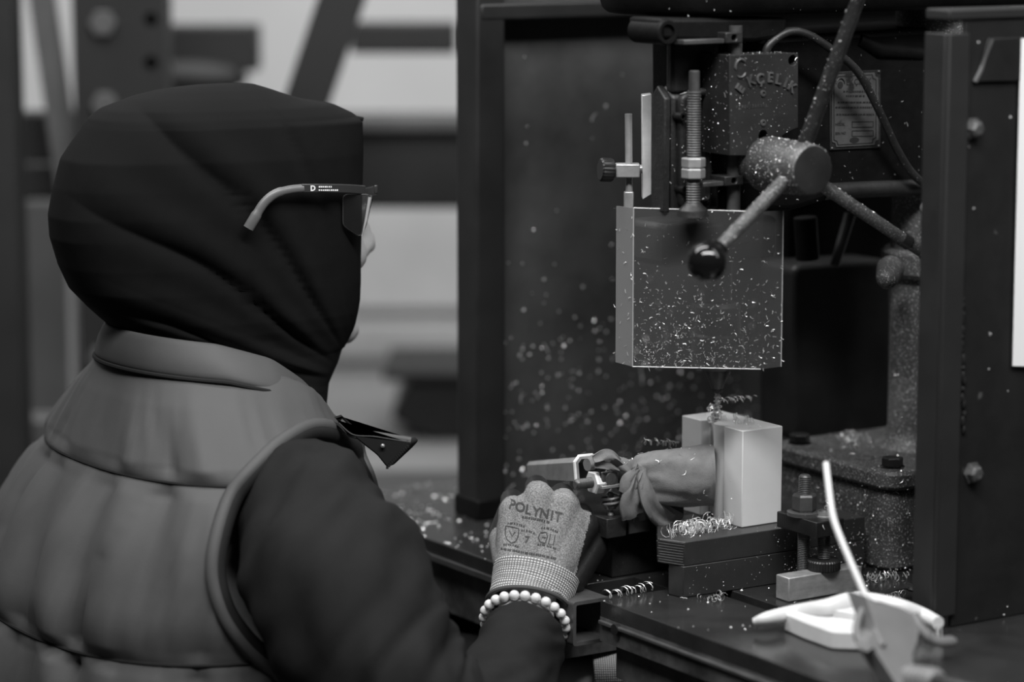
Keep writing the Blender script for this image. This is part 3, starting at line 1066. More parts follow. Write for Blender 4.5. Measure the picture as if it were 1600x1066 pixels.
npt('EKÇELIK', 1342, 128, 0.0085)
npt('MODEL', 1305, 195, 0.0036, 'LEFT')
npt('SERI NO', 1305, 209, 0.0036, 'LEFT')
for (y, x0, x1) in ((143, 1318, 1356), (150, 1322, 1352), (160, 1309, 1364), (168, 1305, 1366), (179, 1307, 1366)):
    x = x0
    while x < x1 - 2:
        wd_ = random.uniform(1.5, 4.5)
        a, b = onw(x, y + 1.2, WL - 0.0011), onw(min(x + wd_, x1), y - 1.4, WL - 0.0011)
        box(bm, (a[0], WL - 0.0012, a[2]), (b[0], WL - 0.001, b[2]))
        x += wd_ + random.uniform(0.7, 1.8)
for y in (196, 210):
    o4 = PW([(1331, y - 6), (1365, y - 6.5), (1365, y + 3), (1331, y + 3.5)], WL - 0.0011)
    i4 = PW([(1332, y - 5), (1364, y - 5.5), (1364, y + 2), (1332, y + 2.5)], WL - 0.0011)
    prism(bm, o4, (0, 0.0002, 0), [i4])
c = onw(1335, 219, WL - 0.0011)
prism(bm, [Vector((c[0] + 0.006 * math.cos(t), c[1], c[2] + 0.0028 * math.sin(t))) for t in np.linspace(0, 2 * math.pi, 16, endpoint=False)], (0, 0.0002, 0))
c = onw(1313, 133, WL - 0.0011)
prism(bm, [Vector((c[0] + 0.0035 * math.cos(t), c[1], c[2] + 0.0035 * math.sin(t))) for t in np.linspace(0, 2 * math.pi, 14, endpoint=False)], (0, 0.0002, 0))
lp = [Vector((c[0] + 0.0055 * math.cos(t), c[1], c[2] + 0.0065 * math.sin(t))) for t in np.linspace(0.2, 2.9, 9)]
tube(bm, lp, 0.0007, 5)
obj('plate_print', bm, 'ink', npl, smooth=None)
for (x, y) in ((1300, 232), (1373, 228), (1373, 112), (1300, 116)):
    c = onw(x, y, WL); bm = NB(); ball(bm, c, 0.0016, 8, 6); obj('rivet', bm, 'steel_dark', npl)

# feed hub and three arms
fc = Vector(onw(1270, 266, -0.170))
hb = NB()
lathe(hb, (fc.x, -0.045, fc.z), (0, -1, 0), [(0, 0), (0, 0.020), (0.052, 0.020), (0.056, 0.0255), (0.062, 0.0262), (0.118, 0.0238), (0.1235, 0.0232), (0.125, 0.0220)], 48)
hub = obj('feed_hub', hb, 'hub', dp, smooth=50)
bm = NB(); lathe(bm, (fc.x, -0.1692, fc.z), (0, -1, 0), [(0, 0), (0, 0.0222), (0.0012, 0.0218), (0.0016, 0.019), (0.0016, 0)], 40); obj('hub_face', bm, 'hub_face', hub)
swarf_on(hub, hub, 420, 0.0007, 0.1, lambda p, n: 1.0 if (n.z > 0.1 or n.x < -0.2) and p.y < -0.085 else 0.0, 12)
mid = Vector((fc.x, -0.146, fc.z))
ends = [(Vector(onw(1351, -30, -0.195)), 0.0072), (Vector(onw(1110, 402, -0.190)), 0.0066), (Vector(onw(1492, 428, -0.190)), 0.0062)]
for i, (e, rr) in enumerate(ends):
    d = (e - mid).normalized()
    bm = NB(); tube(bm, [mid + d * 0.016, mid + d * 0.03, mid.lerp(e, 0.6), e], [rr * 1.05, rr * 1.0, rr * 0.95, rr * 0.85], 20)
    arm = obj('feed_arm', bm, 'hub' if i else 'arm_dark', hub)
    swarf_on(arm, hub, 90 if i == 0 else 70, 0.0007, 0.1, lambda p, n: 1.0 if n.z > 0.0 else 0.1, 13 + i)
d = (ends[2][0] - mid).normalized()
pa = mid.lerp(ends[2][0], 0.66)
bm = NB(); tube(bm, [pa, pa + d * 0.009], 0.0071, 16); obj('worn_tape', bm, 'hub_face', hub)
pa = mid.lerp(ends[2][0], 0.80)
bm = NB(); tube(bm, [pa, pa + d * 0.012], 0.0071, 16, wob=lambda t, a: 1 if a < 3.4 else 0.93); obj('worn_tape', bm, 'hub_face', hub)
bc = Vector(onw(1105, 408.5, -0.192))
bm = NB(); ball(bm, bc, 0.0182, 40, 24); obj('ball_knob', bm, 'ballblack', hub, smooth=180, label='glossy black ball knob')
bm = NB(); dd = (mid - bc).normalized(); lathe(bm, bc + dd * 0.0155, dd, [(0, 0.0105), (0.004, 0.0100), (0.005, 0.008), (0.005, 0)], 24); obj('knob_neck', bm, 'ballblack', hub)

# spindle, chuck and bit on the machine axis
zq = onw(1120, 332, 0)[2]
bm = NB(); lathe(bm, (0, 0, zq - 0.03), (0, 0, 1), [(0, 0), (0, 0.030), (0.004, 0.034), (0.06, 0.034), (0.06, 0)], 36); obj('quill_bearing', bm, 'enamel', dp)
bm = NB(); box(bm, (-0.085, -0.03, zq - 0.045), (0.05, 0.04, zq - 0.004)); obj('quill_block', bm, 'enamel', dp, bevel=0.006)
zch = ony(1120, 470, 0)[2]; zcb = ony(1120, 572, 0)[2]; zj = ony(1120, 607, 0)[2]; ztip = -0.0805
bm = NB(); lathe(bm, (0, 0, zch), (0, 0, 1), [(0, 0), (0, 0.013), (zq - zch, 0.015), (zq - zch, 0)], 28); obj('spindle', bm, 'steel_dark', dp)
bm = NB(); lathe(bm, (0, 0, zcb - 0.003), (0, 0, 1), [(0, 0.010), (0.0, 0.0155), (0.006, 0.019), (0.008, 0.0255), (0.034, 0.026), (0.036, 0.0225), (0.062, 0.022), (0.066, 0.018), (0.066, 0)], 40, radial=lambda i, t: 1.0 if not (0.007 < t < 0.035) else (1.0 if i % 2 else 0.975))
chk = obj('chuck', bm, 'steel_dark', dp)
bm = NB(); lathe(bm, (0, 0, zj), (0, 0, 1), [(0, 0.003), (0.0, 0.0058), (0.004, 0.0072), (zcb - zj, 0.0145), (zcb - zj + 0.004, 0.0145)], 30); obj('chuck_nose', bm, 'steel_dark', chk)
for k in range(3):
    a = 2.09 * k + 0.4
    bm = NB(); box(bm, (-0.002, 0.0018, zj - 0.004), (0.002, 0.0055, zj + 0.012)); bm.transform(Matrix.Rotation(a, 4, 'Z')); obj('jaw', bm, 'steel_dark', chk)
bm = NB()
n_ = 60
rings = []
for i in range(n_ + 1):
    z = ztip + (zj + 0.004 - ztip) * i / n_
    tw = i * 0.45
    ring = []
    for k in range(14):
        a = 2 * math.pi * k / 14
        rr = 0.0023 * (1 if abs(math.sin(a - tw)) < 0.8 else 0.62) * (0.25 + 0.75 * min(1, i / 3))
        ring.append(bm.verts.new((rr * math.cos(a), rr * math.sin(a), z)))
    rings.append(ring)
skin_rings(bm, rings)
obj('drill_bit', bm, 'steel', dp)
swarf_on(oBase, dp, 900, 0.0008, 0.1, lambda p, n: 1.0 if n.x < -0.3 or n.y < -0.3 else 0.0, 21)
swarf_on(oFl, dp, 260, 0.0009, 0.3, None, 22)
swarf_on(oCol, dp, 1100, 0.0008, 0.05, lambda p, n: (1.0 if n.y < 0.2 else 0.0) * (1.0 if p.z - 0.1 < 0.13 else 0.18), 23)
swarf_on(oHead, dp, 200, 0.0006, 0.15, lambda p, n: 1.0 if n.y < -0.5 else 0, 24)
swarf_on(oQ, dp, 60, 0.0008, 0.15, lambda p, n: 1.0 if n.y < -0.5 or n.x < -.5 else 0, 25)
swarf_on(oFr, dp, 90, 0.0008, 0.15, lambda p, n: 1.0 if n.y < -0.5 or n.z > .5 else 0, 26)
swarf_on(oBelt, dp, 90, 0.0009, 0.2, lambda p, n: 1.0 if n.y < -0.5 and p.z < 0.62 else 0, 27)

# cable
pts = [onw(1194, 96, -0.070), onw(1202, 70, -0.072), onw(1232, 50, -0.074), onw(1262, 54, -0.076), onw(1300, 78, -0.078), onw(1340, 112, -0.076), onw(1372, 170, -0.070), onw(1403, 236, -0.062), onw(1432, 278, -0.060), onw(1476, 306, -0.060)]
bm = NB(); tube(bm, catmull(pts, 8), 0.0040, 14)
cab = top('power_cable', bm, 'rubber', 'thick dark cable looping over the name plate behind the upper arm', 'cable', pts[0])

# ================================================================ chip guard (folded clear plastic) and its rod bracket
GY = -0.085
gd = thing('chip_guard', 'swarf-covered clear plastic chip guard hanging round the chuck', 'guard', ony(1090, 575, GY), 'w')
gb_ = [(963, 322), (990, 325), (1192, 331), (1224, 330)]
gbb = [(962, 566), (990, 573), (1192, 577), (1222, 573)]
gy = [GY + 0.020, GY, GY - 0.024, GY - 0.020]
T = [Vector(ony(x, y, Y)) for (x, y), Y in zip(gb_, gy)]
Bq = [Vector((t.x, t.y, ony(x, y, Y)[2])) for t, (x, y), Y in zip(T, gbb, gy)]


def pane(i, thick=0.0016):
    bm = NB()
    n = (T[i + 1] - T[i]).cross(Vector((0, 0, 1))).normalized()
    prism(bm, [T[i], T[i + 1], Bq[i + 1], Bq[i]], -n * thick)
    return bm


p0_ = obj('folded_strip', pane(0), 'guard_strip', gd, label='frosted folded edge strip')
p1_ = obj('pane', pane(1), 'guard', gd)
p2_ = obj('folded_edge', pane(2), 'guard', gd)
# bright cut edges of the sheet
for nm, (a, b) in {'bottom_edge': (Bq[1], Bq[2]), 'top_edge': (T[1], T[2]), 'fold_edge': (T[1], Bq[1]), 'side_edge': (T[3], Bq[3])}.items():
    bm = NB(); tube(bm, [a, b], 0.0006, 6); obj('cut_edge', bm, 'rim', gd)
bm = NB()
N2 = (T[2] - T[1]).cross(Vector((0, 0, 1))).normalized()
rng = random.Random(3)
for k in range(2300):
    s, t = rng.random(), rng.random()
    if rng.random() > 0.08 + 0.92 * t ** 2.2 * (0.6 + 0.4 * math.sin(3 * s + 0.2)):
        continue
    p = (T[1].lerp(T[2], s)).lerp(Bq[1].lerp(Bq[2], s), t) + N2 * 0.0004
    if rng.random() < 0.45:
        squig(bm, p, N2, rng.uniform(0.0015, 0.0042), rng.uniform(0.00028, 0.00048))
    else:
        speck(bm, p, N2, rng.uniform(0.0003, 0.0007))
for k in range(60):
    s, t = rng.random(), rng.random() ** 0.6
    p = (T[2].lerp(T[3], s)).lerp(Bq[2].lerp(Bq[3], s), t) + N2 * 0.0005
    squig(bm, p, N2, rng.uniform(0.002, 0.004), 0.0005)
for k in range(26):
    s, t = rng.random(), rng.random()
    p = (T[0].lerp(T[1], s)).lerp(Bq[0].lerp(Bq[1], s), t) + Vector((-0.7, -0.7, 0)) * 0.0006
    squig(bm, p, Vector((-0.7, -0.7, 0)), rng.uniform(0.002, 0.004), 0.0005)
s = obj('swarf', bm, 'chip', gd, smooth=None); s['kind'] = 'stuff'; s['label'] = 'scattered bright metal swarf'
YR_ = T[0].y
a = ony(975, 300, YR_); b = ony(990, 345, YR_)
bm = NB(); box(bm, (a[0], YR_ + 0.002, b[2]), (b[0], YR_ + 0.010, a[2])); obj('mount_tongue', bm, 'steel', gd, bevel=0.0012)
a = ony(982, 178, YR_ + 0.006); b = ony(983, 302, YR_ + 0.006)
bm = NB(); tube(bm, [a, b], 0.0034, 16); obj('guard_rod', bm, 'steel', gd)
a = ony(962, 278, YR_ - 0.004); b = ony(1000, 257, YR_ - 0.004)
bm = NB(); box(bm, (a[0], YR_ - 0.004, a[2]), (b[0], YR_ + 0.014, b[2])); obj('rod_clamp', bm, 'steel', gd, bevel=0.001)
c = Vector(ony(966, 266, YR_ + 0.003)); dx = Vector((-0.92, -0.25, 0.05)).normalized()
bm = NB(); lathe(bm, c + dx * 0.0, dx, [(0, 0), (0, 0.006), (0.006, 0.006), (0.006, 0.0105), (0.0075, 0.0112), (0.0165, 0.0112), (0.018, 0.010), (0.018, 0)], 40, radial=lambda i, t: 1 if t < 0.007 or i % 2 else 0.94); obj('thumb_knob', bm, 'blackox', gd, smooth=30)
# flat bar that carries it on the housing
a = ony(1003, 311, YR_ + 0.008); b = ony(1018, 149, YR_ + 0.008)
bm = NB(); prism(bm, [Vector(ony(x, y, YR_ + 0.006)) for x, y in ((1003, 149), (1018, 147), (1018, 304), (1004, 312))], (0.0, 0.02, 0)); obj('flat_bar', bm, 'steel_bright', gd, bevel=0.0006)
a = ony(999, 270, YR_); b = ony(1006, 262, YR_)
bm = NB(); cyl(bm, (a[0], YR_ + 0.012, (a[2] + b[2]) / 2), (b[0], YR_ + 0.012, (a[2] + b[2]) / 2), 0.004); obj('pivot_pin', bm, 'steel', gd)
# ================================================================ plates, work piece, clamps
pl = [(-0.096, -0.079), (0.118, -0.086), (0.118, 0.016), (-0.060, 0.016), (-0.108, -0.052)]
zm = onw(1068, 886, -0.079)[2]
bm = NB(); prism(bm, [(u, w, zm + 0.0003) for u, w in pl], (0, 0, ZP - zm - 0.0003))
pt = top('upper_riser_plate', bm, 'plate', 'dark ground steel plate with a sawn corner, upper of the two under the white block', 'plate', (0, -0.03, zm), bevel=0.0008)
# saw marks on its cut corner: thin proud ridges, one part
bm = NB()
A_, B_ = Vector((-0.096, -0.079, 0)), Vector((-0.108, -0.052, 0))
nn = Vector((-(B_ - A_).y, (B_ - A_).x, 0)).normalized()
if nn.x > 0:
    nn = -nn
for k in range(9):
    z = zm + 0.0015 + k * (ZP - zm - 0.003) / 8
    a, b = A_.lerp(B_, random.uniform(0.0, 0.06)), A_.lerp(B_, random.uniform(0.9, 1.0))
    tube(bm, [Vector((a.x, a.y, z)) + nn * 0.0001, Vector((b.x, b.y, z + random.uniform(-0.0004, 0.0004))) + nn * 0.0001], 0.0004, 6)
obj('saw_mark', bm, 'steel_dark', pt)
swarf_on(pt, pt, 170, 0.0006, 0.1, lambda p, n: 1.0 if n.y < -0.5 and p.x > 0.01 else 0.06, 31)
pl2 = [(-0.097, -0.079), (0.118, -0.086), (0.118, 0.014), (-0.045, 0.014), (-0.1005, -0.060)]
bm = NB(); prism(bm, [(u, w, ZT + 0.0003) for u, w in pl2], (0, 0, zm - ZT - 0.0003))
pb = top('lower_riser_plate', bm, 'plate', 'dark ground steel plate lying on the drill table, lower of the two', 'plate', (0, -0.03, ZT + 0.0003), bevel=0.0008)
swarf_on(pb, pb, 260, 0.0006, 0.08, lambda p, n: (1.0 if p.x > 0.02 else 0.15) if n.y < -0.5 else 0.0, 32)

# nylon block with a notch, being drilled
zk = -0.078
bk = thing('nylon_workpiece', 'pale plastic block standing on the plates under the drill bit', 'workpiece', (0.01, -0.01, ZP))
o_ = [(-0.014, -0.060), (0.0345, -0.060), (0.0345, 0.038), (-0.014, 0.038), (-0.014, 0.006), (-0.003, 0.006), (-0.003, -0.0305), (-0.014, -0.0305)]
bm = NB(); prism(bm, [(u, w, ZP + 0.0002) for u, w in o_], (0, 0, zk - ZP - 0.0002)); ob = obj('block', bm, 'nylon', bk, bevel=0.0009)
bm = NB(); cyl(bm, (-0.003, -0.0185, ZP + 0.0003), (-0.003, -0.0185, zk - 0.0004), 0.0115, seg=40); obj('round_insert', bm, 'nylon', bk)
bm = NB()
scatter(bm, ob.data, 60, 0.0007, 0.3, lambda p, n: 1.0 if n.z > 0.5 else (0.12 if n.x < -0.5 else 0), 33)
s = obj('swarf', bm, 'chip', bk, smooth=None, raw=True); s['kind'] = 'stuff'

# clump of curls round the bit
bm = NB()
rng = random.Random(4)
for k in range(16):
    a = rng.random() * 6.28
    curl(bm, (0.007 * math.cos(a) * rng.random(), 0.007 * math.sin(a) * rng.random(), zk + 0.001 + rng.uniform(0, 0.012)), (math.cos(a), math.sin(a), rng.uniform(-0.3, 0.8)), rng.uniform(0.0018, 0.0038), 0.0018, rng.uniform(1.5, 3), 0.0008)
for k in range(12):
    a = rng.random() * 6.28
    q = onu(1140 + rng.uniform(-10, 25), 662, 0.004)
    curl(bm, (0.004 + rng.uniform(-0.003, 0.014), q[1] * 0.4 - rng.uniform(0.0, 0.03), zk + 0.002), (math.cos(a), math.sin(a), 0.2), rng.uniform(0.0018, 0.004), 0.002, rng.uniform(1, 2.5), 0.0008)
st = Vector((0, 0, zk + 0.020)); en = Vector(onw(1182, 621, 0.0))
ax = (en - st)
curl(bm, st, ax, 0.0020, 0.0085, ax.length / 0.0085, 0.0006, 12, True)
curl(bm, st, ax, 0.0024, 0.0110, ax.length / 0.0118, 0.0005, 12, True)
curl(bm, st + Vector((0, 0, -0.002)), ax, 0.0022, 0.0095, ax.length / 0.0100, 0.0006, 10, True)
curl(bm, (0, 0, zk + 0.001), (0.05, 0, 1), 0.0038, 0.0034, 7, 0.00065, 10, True)
o = top('swarf_curl', bm, 'chip', 'knot of bright metal curls wound round the drill bit', 'swarf', (0, 0, zk), smooth=None)
o['kind'] = 'stuff'


def pile(name, label, ctr, su, sw, n, R, z, sd, hgt=0.006):
    rng = random.Random(sd)
    bm = NB()
    for k in range(n):
        a = rng.random() * 6.28
        p = (ctr[0] + rng.gauss(0, su * 0.45), ctr[1] + rng.gauss(0, sw * 0.45), z + R * 0.6 + rng.random() ** 2 * hgt)
        curl(bm, p, (math.cos(a), math.sin(a), rng.uniform(-0.15, 0.3)), R * rng.uniform(0.5, 1.2), R * rng.uniform(0.5, 1.6), rng.uniform(0.6, 2.4), rng.uniform(0.0004, 0.0007), 9, True, 0.15)
    o = top(name, bm, 'chip', label, 'swarf', (ctr[0], ctr[1], z), smooth=None)
    o['kind'] = 'stuff'
    return o


c = loc(onz(1085, 832, ZP)); pile('swarf_pile', 'nest of bright curled swarf heaped on the upper plate', c, 0.026, 0.014, 75, 0.0042, ZP, 51)
c = loc(onz(1125, 826, ZP)); pile('swarf_pile', 'bright swarf curls at the foot of the white block', c, 0.016, 0.012, 34, 0.0036, ZP, 52, 0.010)
c = loc(onz(1118, 938, ZT)); pile('swarf_pile', 'few loose swarf curls on the table before the lower plate', c, 0.014, 0.008, 9, 0.0032, ZT, 53, 0.002)
c = loc(onz(1385, 905, ZT)); pile('swarf_pile', 'swarf curls lying at the foot of the column base', c, 0.03, 0.012, 26, 0.0034, ZT, 54, 0.003)
c = loc(onz(1385, 938, ZT)); pile('swarf_pile', 'swarf curls on the table behind the blow gun', c, 0.04, 0.012, 20, 0.003, ZT, 55, 0.003)
c = loc(onz(1330, 695, fz)); pile('swarf_pile', 'loose swarf on the column base flange', c, 0.03, 0.03, 14, 0.005, fz, 56, 0.004)
bm = NB()
a, b = Vector(loc(onz(945, 938, ZT))), Vector(loc(onz(1018, 924, ZT)))
a.z = b.z = ZT + 0.005
curl(bm, a, b - a, 0.0040, 0.0105, (b - a).length / 0.0105, 0.0006, 14, True)
curl(bm, a + Vector((0.001, 0, 0.0005)), b - a, 0.0034, 0.0135, (b - a).length / 0.014, 0.0005, 14, True)
curl(bm, a + Vector((0.004, 0, 0.0)), b - a, 0.0044, 0.0125, (b - a).length / 0.013, 0.0006, 14, True)
o = top('swarf_curl', bm, 'chip', 'long twisted metal curl on the table corner by the square tube', 'swarf', (a.x, a.y, ZT), smooth=None); o['kind'] = 'stuff'
bm = NB()
a, b = Vector(onw(1004, 690, 0.03)), Vector(onw(1060, 694, 0.03))
curl(bm, a, b - a, 0.0024, 0.009, (b - a).length / 0.009, 0.0006, 12, True)
curl(bm, a, b - a, 0.0020, 0.012, (b - a).length / 0.012, 0.0005, 12, True)
curl(bm, a, b - a, 0.0034, 0.0075, (b - a).length / 0.008, 0.0005, 10, True)
curl(bm, Vector(onw(1042, 700, 0.02)), (0.2, 0, -1), 0.003, 0.006, 2.2, 0.0005, 10, True)
o = top('swarf_curl', bm, 'chip', 'twisted metal curl lying over the rag top beside the block', 'swarf', a, smooth=None); o['kind'] = 'stuff'

# aluminium support bar and the strap clamp on it
q = loc(onz(1232, 942, ZT)); q1 = loc(onz(1352, 925, ZT))
bm = NB(); box(bm, (q[0], q[1], ZT + 0.0003), (q1[0] + 0.001, q[1] + 0.0195, ZT + 0.0235))
ab = top('aluminium_bar', bm, 'alu', 'bare aluminium bar under the knurled jack screw on the table', 'bar', (q[0], q[1], ZT), bevel=0.001)
sc_ = thing('strap_clamp', 'black strap clamp with hex nut stud and knurled jack screw', 'clamp', (0.02, -0.11, ZT))
wst = q[1] + 0.010
jx = onw(1287, 880, wst)[0]
zstrap0, zstrap1 = onw(1275, 843, wst)[2], onw(1275, 812, wst - 0.012)[2]
zs0 = onw(1240, 842, -0.13)[2]; zs1 = onw(1240, 815, -0.13)[2]
# strap: front face from (1213,..) to (1320,..)
corner = Vector(onw(1275, 842, wst - 0.016))
su_l = Vector(onu(1213, 834, corner.x))
bm = NB()
wA = wst - 0.016
uL = corner.x
wB = onu(1213, 835, uL)[1]
uR = onw(1319, 838, wA)[0]
zlo = corner.z; zhi = onw(1275, 817, wA)[2]
prism(bm, [(uL, wA, zlo), (uR, wA, zlo), (uR, wB, zlo), (uL, wB, zlo)], (0, 0, zhi - zlo))
obj('strap', bm, 'blackox', sc_, bevel=0.001)
sw_ = wA + (wB - wA) * 0.55
sp = onw(1249, 800, sw_)
su_ = max(sp[0], uL + 0.012)
bm = NB(); lathe(bm, (su_, sw_, zhi), (0, 0, 1), [(0, 0), (0, 0.0165), (0.0035, 0.0165), (0.004, 0.0155), (0.004, 0)], 32); obj('washer', bm, 'steel_dark', sc_)
znut = zhi + 0.004
bm = NB(); hexnut(bm, (su_, sw_, znut), (0, 0, 1), 0.0165, 0.0118); obj('hex_nut', bm, 'steel_dark', sc_, smooth=20)
bm = NB(); thread(bm, (su_, sw_, ZT + 0.001), (0, 0, 1), znut + 0.033 - ZT, 0.0060, 0.0017, 20); obj('stud', bm, 'steel_dark', sc_, smooth=30)
zbar = ZT + 0.0235
bm = NB(); lathe(bm, (jx, wst, zbar), (0, 0, 1), [(0, 0), (0, 0.0150), (0.001, 0.0160), (0.0085, 0.0160), (0.0100, 0.0148), (0.0105, 0.010), (0.0105, 0)], 72, radial=lambda i, t: 1 if i % 2 else 0.965); obj('knurled_foot', bm, 'blackox', sc_, smooth=25)
bm = NB(); thread(bm, (jx, wst, zbar + 0.0105), (0, 0, 1), zhi - zbar - 0.0105 + 0.006, 0.0062, 0.0017, 20); obj('jack_screw', bm, 'steel_dark', sc_, smooth=30)
bm = NB(); lathe(bm, (jx, wst, zhi), (0, 0, 1), [(0, 0.0085), (0.0012, 0.0085), (0.0016, 0.0072), (0.006, 0.0068)], 24); obj('screw_collar', bm, 'steel', sc_)
bm = NB(); curl(bm, (jx + 0.001, wst, zhi + 0.006), (0.3, 0, 1), 0.002, 0.006, 2.5, 0.0007); squig(bm, (uL + 0.01, wA - 0.0003, (zlo + zhi) / 2), (0, -1, 0), 0.006, 0.0009)
s = obj('swarf', bm, 'chip', sc_, smooth=None); s['kind'] = 'stuff'

# fixture stand on the neighbour bench, with the toggle clamp
fx = thing('clamp_fixture', 'dark stepped fixture block standing behind the table corner', 'fixture', (-0.1, 0.05, ZT))
zf1 = ZT + 0.046
bm = NB(); prism(bm, [(-0.108, 0.0225, ZT + 0.0004), (-0.02, 0.0225, ZT + 0.0004), (-0.02, 0.10, ZT + 0.0004), (-0.108, 0.10, ZT + 0.0004)], (0, 0, zf1 - ZT - 0.0004)); obj('stand', bm, 'enamel', fx, bevel=0.0012)
bm = NB(); prism(bm, [(-0.130, 0.000, zf1), (-0.1305, 0.060, zf1), (-0.0255, 0.060, zf1), (-0.0255, 0.0175, zf1), (-0.075, 0.0175, zf1), (-0.107, 0.006, zf1), (-0.107, 0.000, zf1)], (0, 0, 0.0195)); obj('top_plate', bm, 'enamel', fx, bevel=0.001)
ztp2 = zf1 + 0.0195
bm = NB(); box(bm, (-0.103, 0.001, zf1 + 0.001), (-0.078, 0.0055, zf1 + 0.017)); obj('front_jaw', bm, 'steel_dark', fx, bevel=0.001)

WC = 0.012
tg = thing('toggle_clamp', 'steel toggle clamp with bright nut and lever under the grey rag', 'clamp', (-0.11, WC, ztp2))


def pc(x, y, w=WC):
    return Vector(onw(x, y, w))


b_ = pc(954, 818)
bm = NB(); thread(bm, (b_.x, WC, ztp2), (0, 0, 1), pc(954, 770).z - ztp2, 0.0030, 0.0012, 16); obj('spindle_screw', bm, 'steel', tg)
for (y, rr, hh) in ((791, 0.0072, 0.0016), (795, 0.0055, 0.0030)):
    c = pc(954, y); bm = NB(); lathe(bm, (b_.x, WC, c.z), (0, 0, 1), [(0, 0), (0, rr), (hh, rr), (hh, 0)], 24); obj('washer', bm, 'steel', tg)
bm = NB()
pts = []
for i in range(40):
    a = i * 0.42
    pts.append((b_.x + 0.0085 * math.cos(a), WC + 0.0085 * math.sin(a), pc(954, 790).z + i * 0.00032))
tube(bm, pts, 0.0014, 8); obj('spring', bm, 'steel', tg)
a, bb = pc(940, 764, WC - 0.01), pc(966, 735, WC - 0.01)
bm = NB(); box(bm, (a.x, WC - 0.011, a.z), (bb.x, WC + 0.011, bb.z)); obj('clamp_block', bm, 'steel_dark', tg, bevel=0.0012)
bm = NB(); box(bm, (a.x - 0.002, WC - 0.014, a.z), (bb.x + 0.001, WC + 0.011, a.z + 0.0032)); obj('clamp_plate', bm, 'steel', tg, bevel=0.0006)
c = pc(953, 748, WC - 0.011); bm = NB(); cyl(bm, (c.x, WC - 0.0135, c.z), (c.x, WC - 0.010, c.z), 0.0058); obj('pin_end', bm, 'steel_dark', tg)
c = pc(940, 752); zc_ = c.z
bm = NB(); thread(bm, (c.x, WC, zc_), (-1, 0, 0), 0.030, 0.0052, 0.0016, 18); obj('cross_bolt', bm, 'steel_dark', tg, smooth=30)
bm = NB(); hexnut(bm, (c.x, WC, zc_), (-1, 0, 0), 0.0120, 0.0118); obj('hex_nut', bm, 'steel_bright', tg, smooth=20)
bm = NB(); lathe(bm, (c.x + 0.001, WC, zc_), (-1, 0, 0), [(0, 0), (0, 0.0135), (0.0018, 0.0135), (0.0018, 0)], 28); obj('washer', bm, 'steel', tg)
# channel lever pointing away to the left
bm = NB()
L0, L1 = pc(918, 732, WC + 0.02), pc(835, 734, WC + 0.13)
ax = (L1 - L0).normalized(); sd_ = ax.cross(Vector((0, 0, 1))).normalized(); uz = sd_.cross(ax)
prof = [(-1, -1), (-1, 0.6), (-0.6, 1), (0.6, 1), (1, 0.6), (1, -1), (0.82, -1), (0.82, 0.5), (0.5, 0.82), (-0.5, 0.82), (-0.82, 0.5), (-0.82, -1)]
rings = []
for k in range(8):
    t = k / 7
    hw = 0.0115 - 0.003 * t
    p = L0.lerp(L1, t)
    rings.append([bm.verts.new(p + sd_ * (x * hw) + uz * (y * hw)) for x, y in prof])
skin_rings(bm, rings)
bm.faces.new(rings[0]); bm.faces.new(list(reversed(rings[-1])))
obj('lever', bm, 'steel', tg)
bm = NB(); tube(bm, [L0.lerp(L1, 0.02) + sd_ * (x * 0.0122) + uz * (y * 0.0122) for x, y in ((-1, -1.1), (-1, 0.6), (-0.6, 1), (0.6, 1), (1, 0.6), (1, -1.1))], 0.0018, 8); obj('lever_rim', bm, 'steel_bright', tg)
bm = NB(); tube(bm, [pc(930, 742), pc(1000, 748), pc(1085, 748, -0.012)], [0.009, 0.010, 0.011], 14); obj('clamp_arm', bm, 'blackox', tg)

# rag wrapped round the clamp arm
rg = thing('grey_rag', 'grey cloth rag knotted round the clamp arm, pressed against the white block', 'rag', (-0.08, WC, ztp2))


def ragloft(prof, depth, amp, sd, wv=WC, name='cloth_lobe', openend=True, fold=7.0):
    bm = NB()
    seg = 56
    cps = catmull([(x, yt, yb, d) for x, yt, yb, d in prof], 7)
    outer = []
    for j, (x, yt, yb, d) in enumerate(cps):
        u0 = j / (len(cps) - 1)
        rgt = prof[-1][0] > prof[0][0]
        x = x - (800 * d * (1 - u0 ** 2) if rgt else 400 * d)
        wc = wv - 0.024 * max(0, x - 980) / 110
        t_, b_ = Vector(onw(x, yt, wc)), Vector(onw(x, yb, wc))
        ctr_ = (t_ + b_) / 2
        hh = (t_ - b_).length / 2
        ring = []
        for k in range(seg):
            a = 2 * math.pi * k / seg
            u_ = j / (len(cps) - 1)
            f = 1 + amp * nz(math.cos(a) * 1.4 + sd, math.sin(a) * 1.4, u_ * 2.2 + sd) + amp * 1.6 * math.sin(fold * a + 5 * u_ + 2 * nz(a, u_ * 3, sd)) * (1 - u_) ** 1.5 + 0.035 * nz(math.cos(a) * 5, math.sin(a) * 5, u_ * 7 + sd)
            dw = -d * math.cos(a) * f
            ring.append(bm.verts.new(ctr_ + Vector((0.003 * math.sin(2 * a + sd) * (1 - u_) + (0.65 * min(dw, 0) * u_ ** 2 if rgt else 0), dw, hh * math.sin(a) * f))))
        outer.append(ring)
    skin_rings(bm, outer)
    bm.faces.new(list(reversed(outer[-1])))
    bm.faces.new(outer[0])
    return obj(name, bm, 'rag', rg, smooth=55)


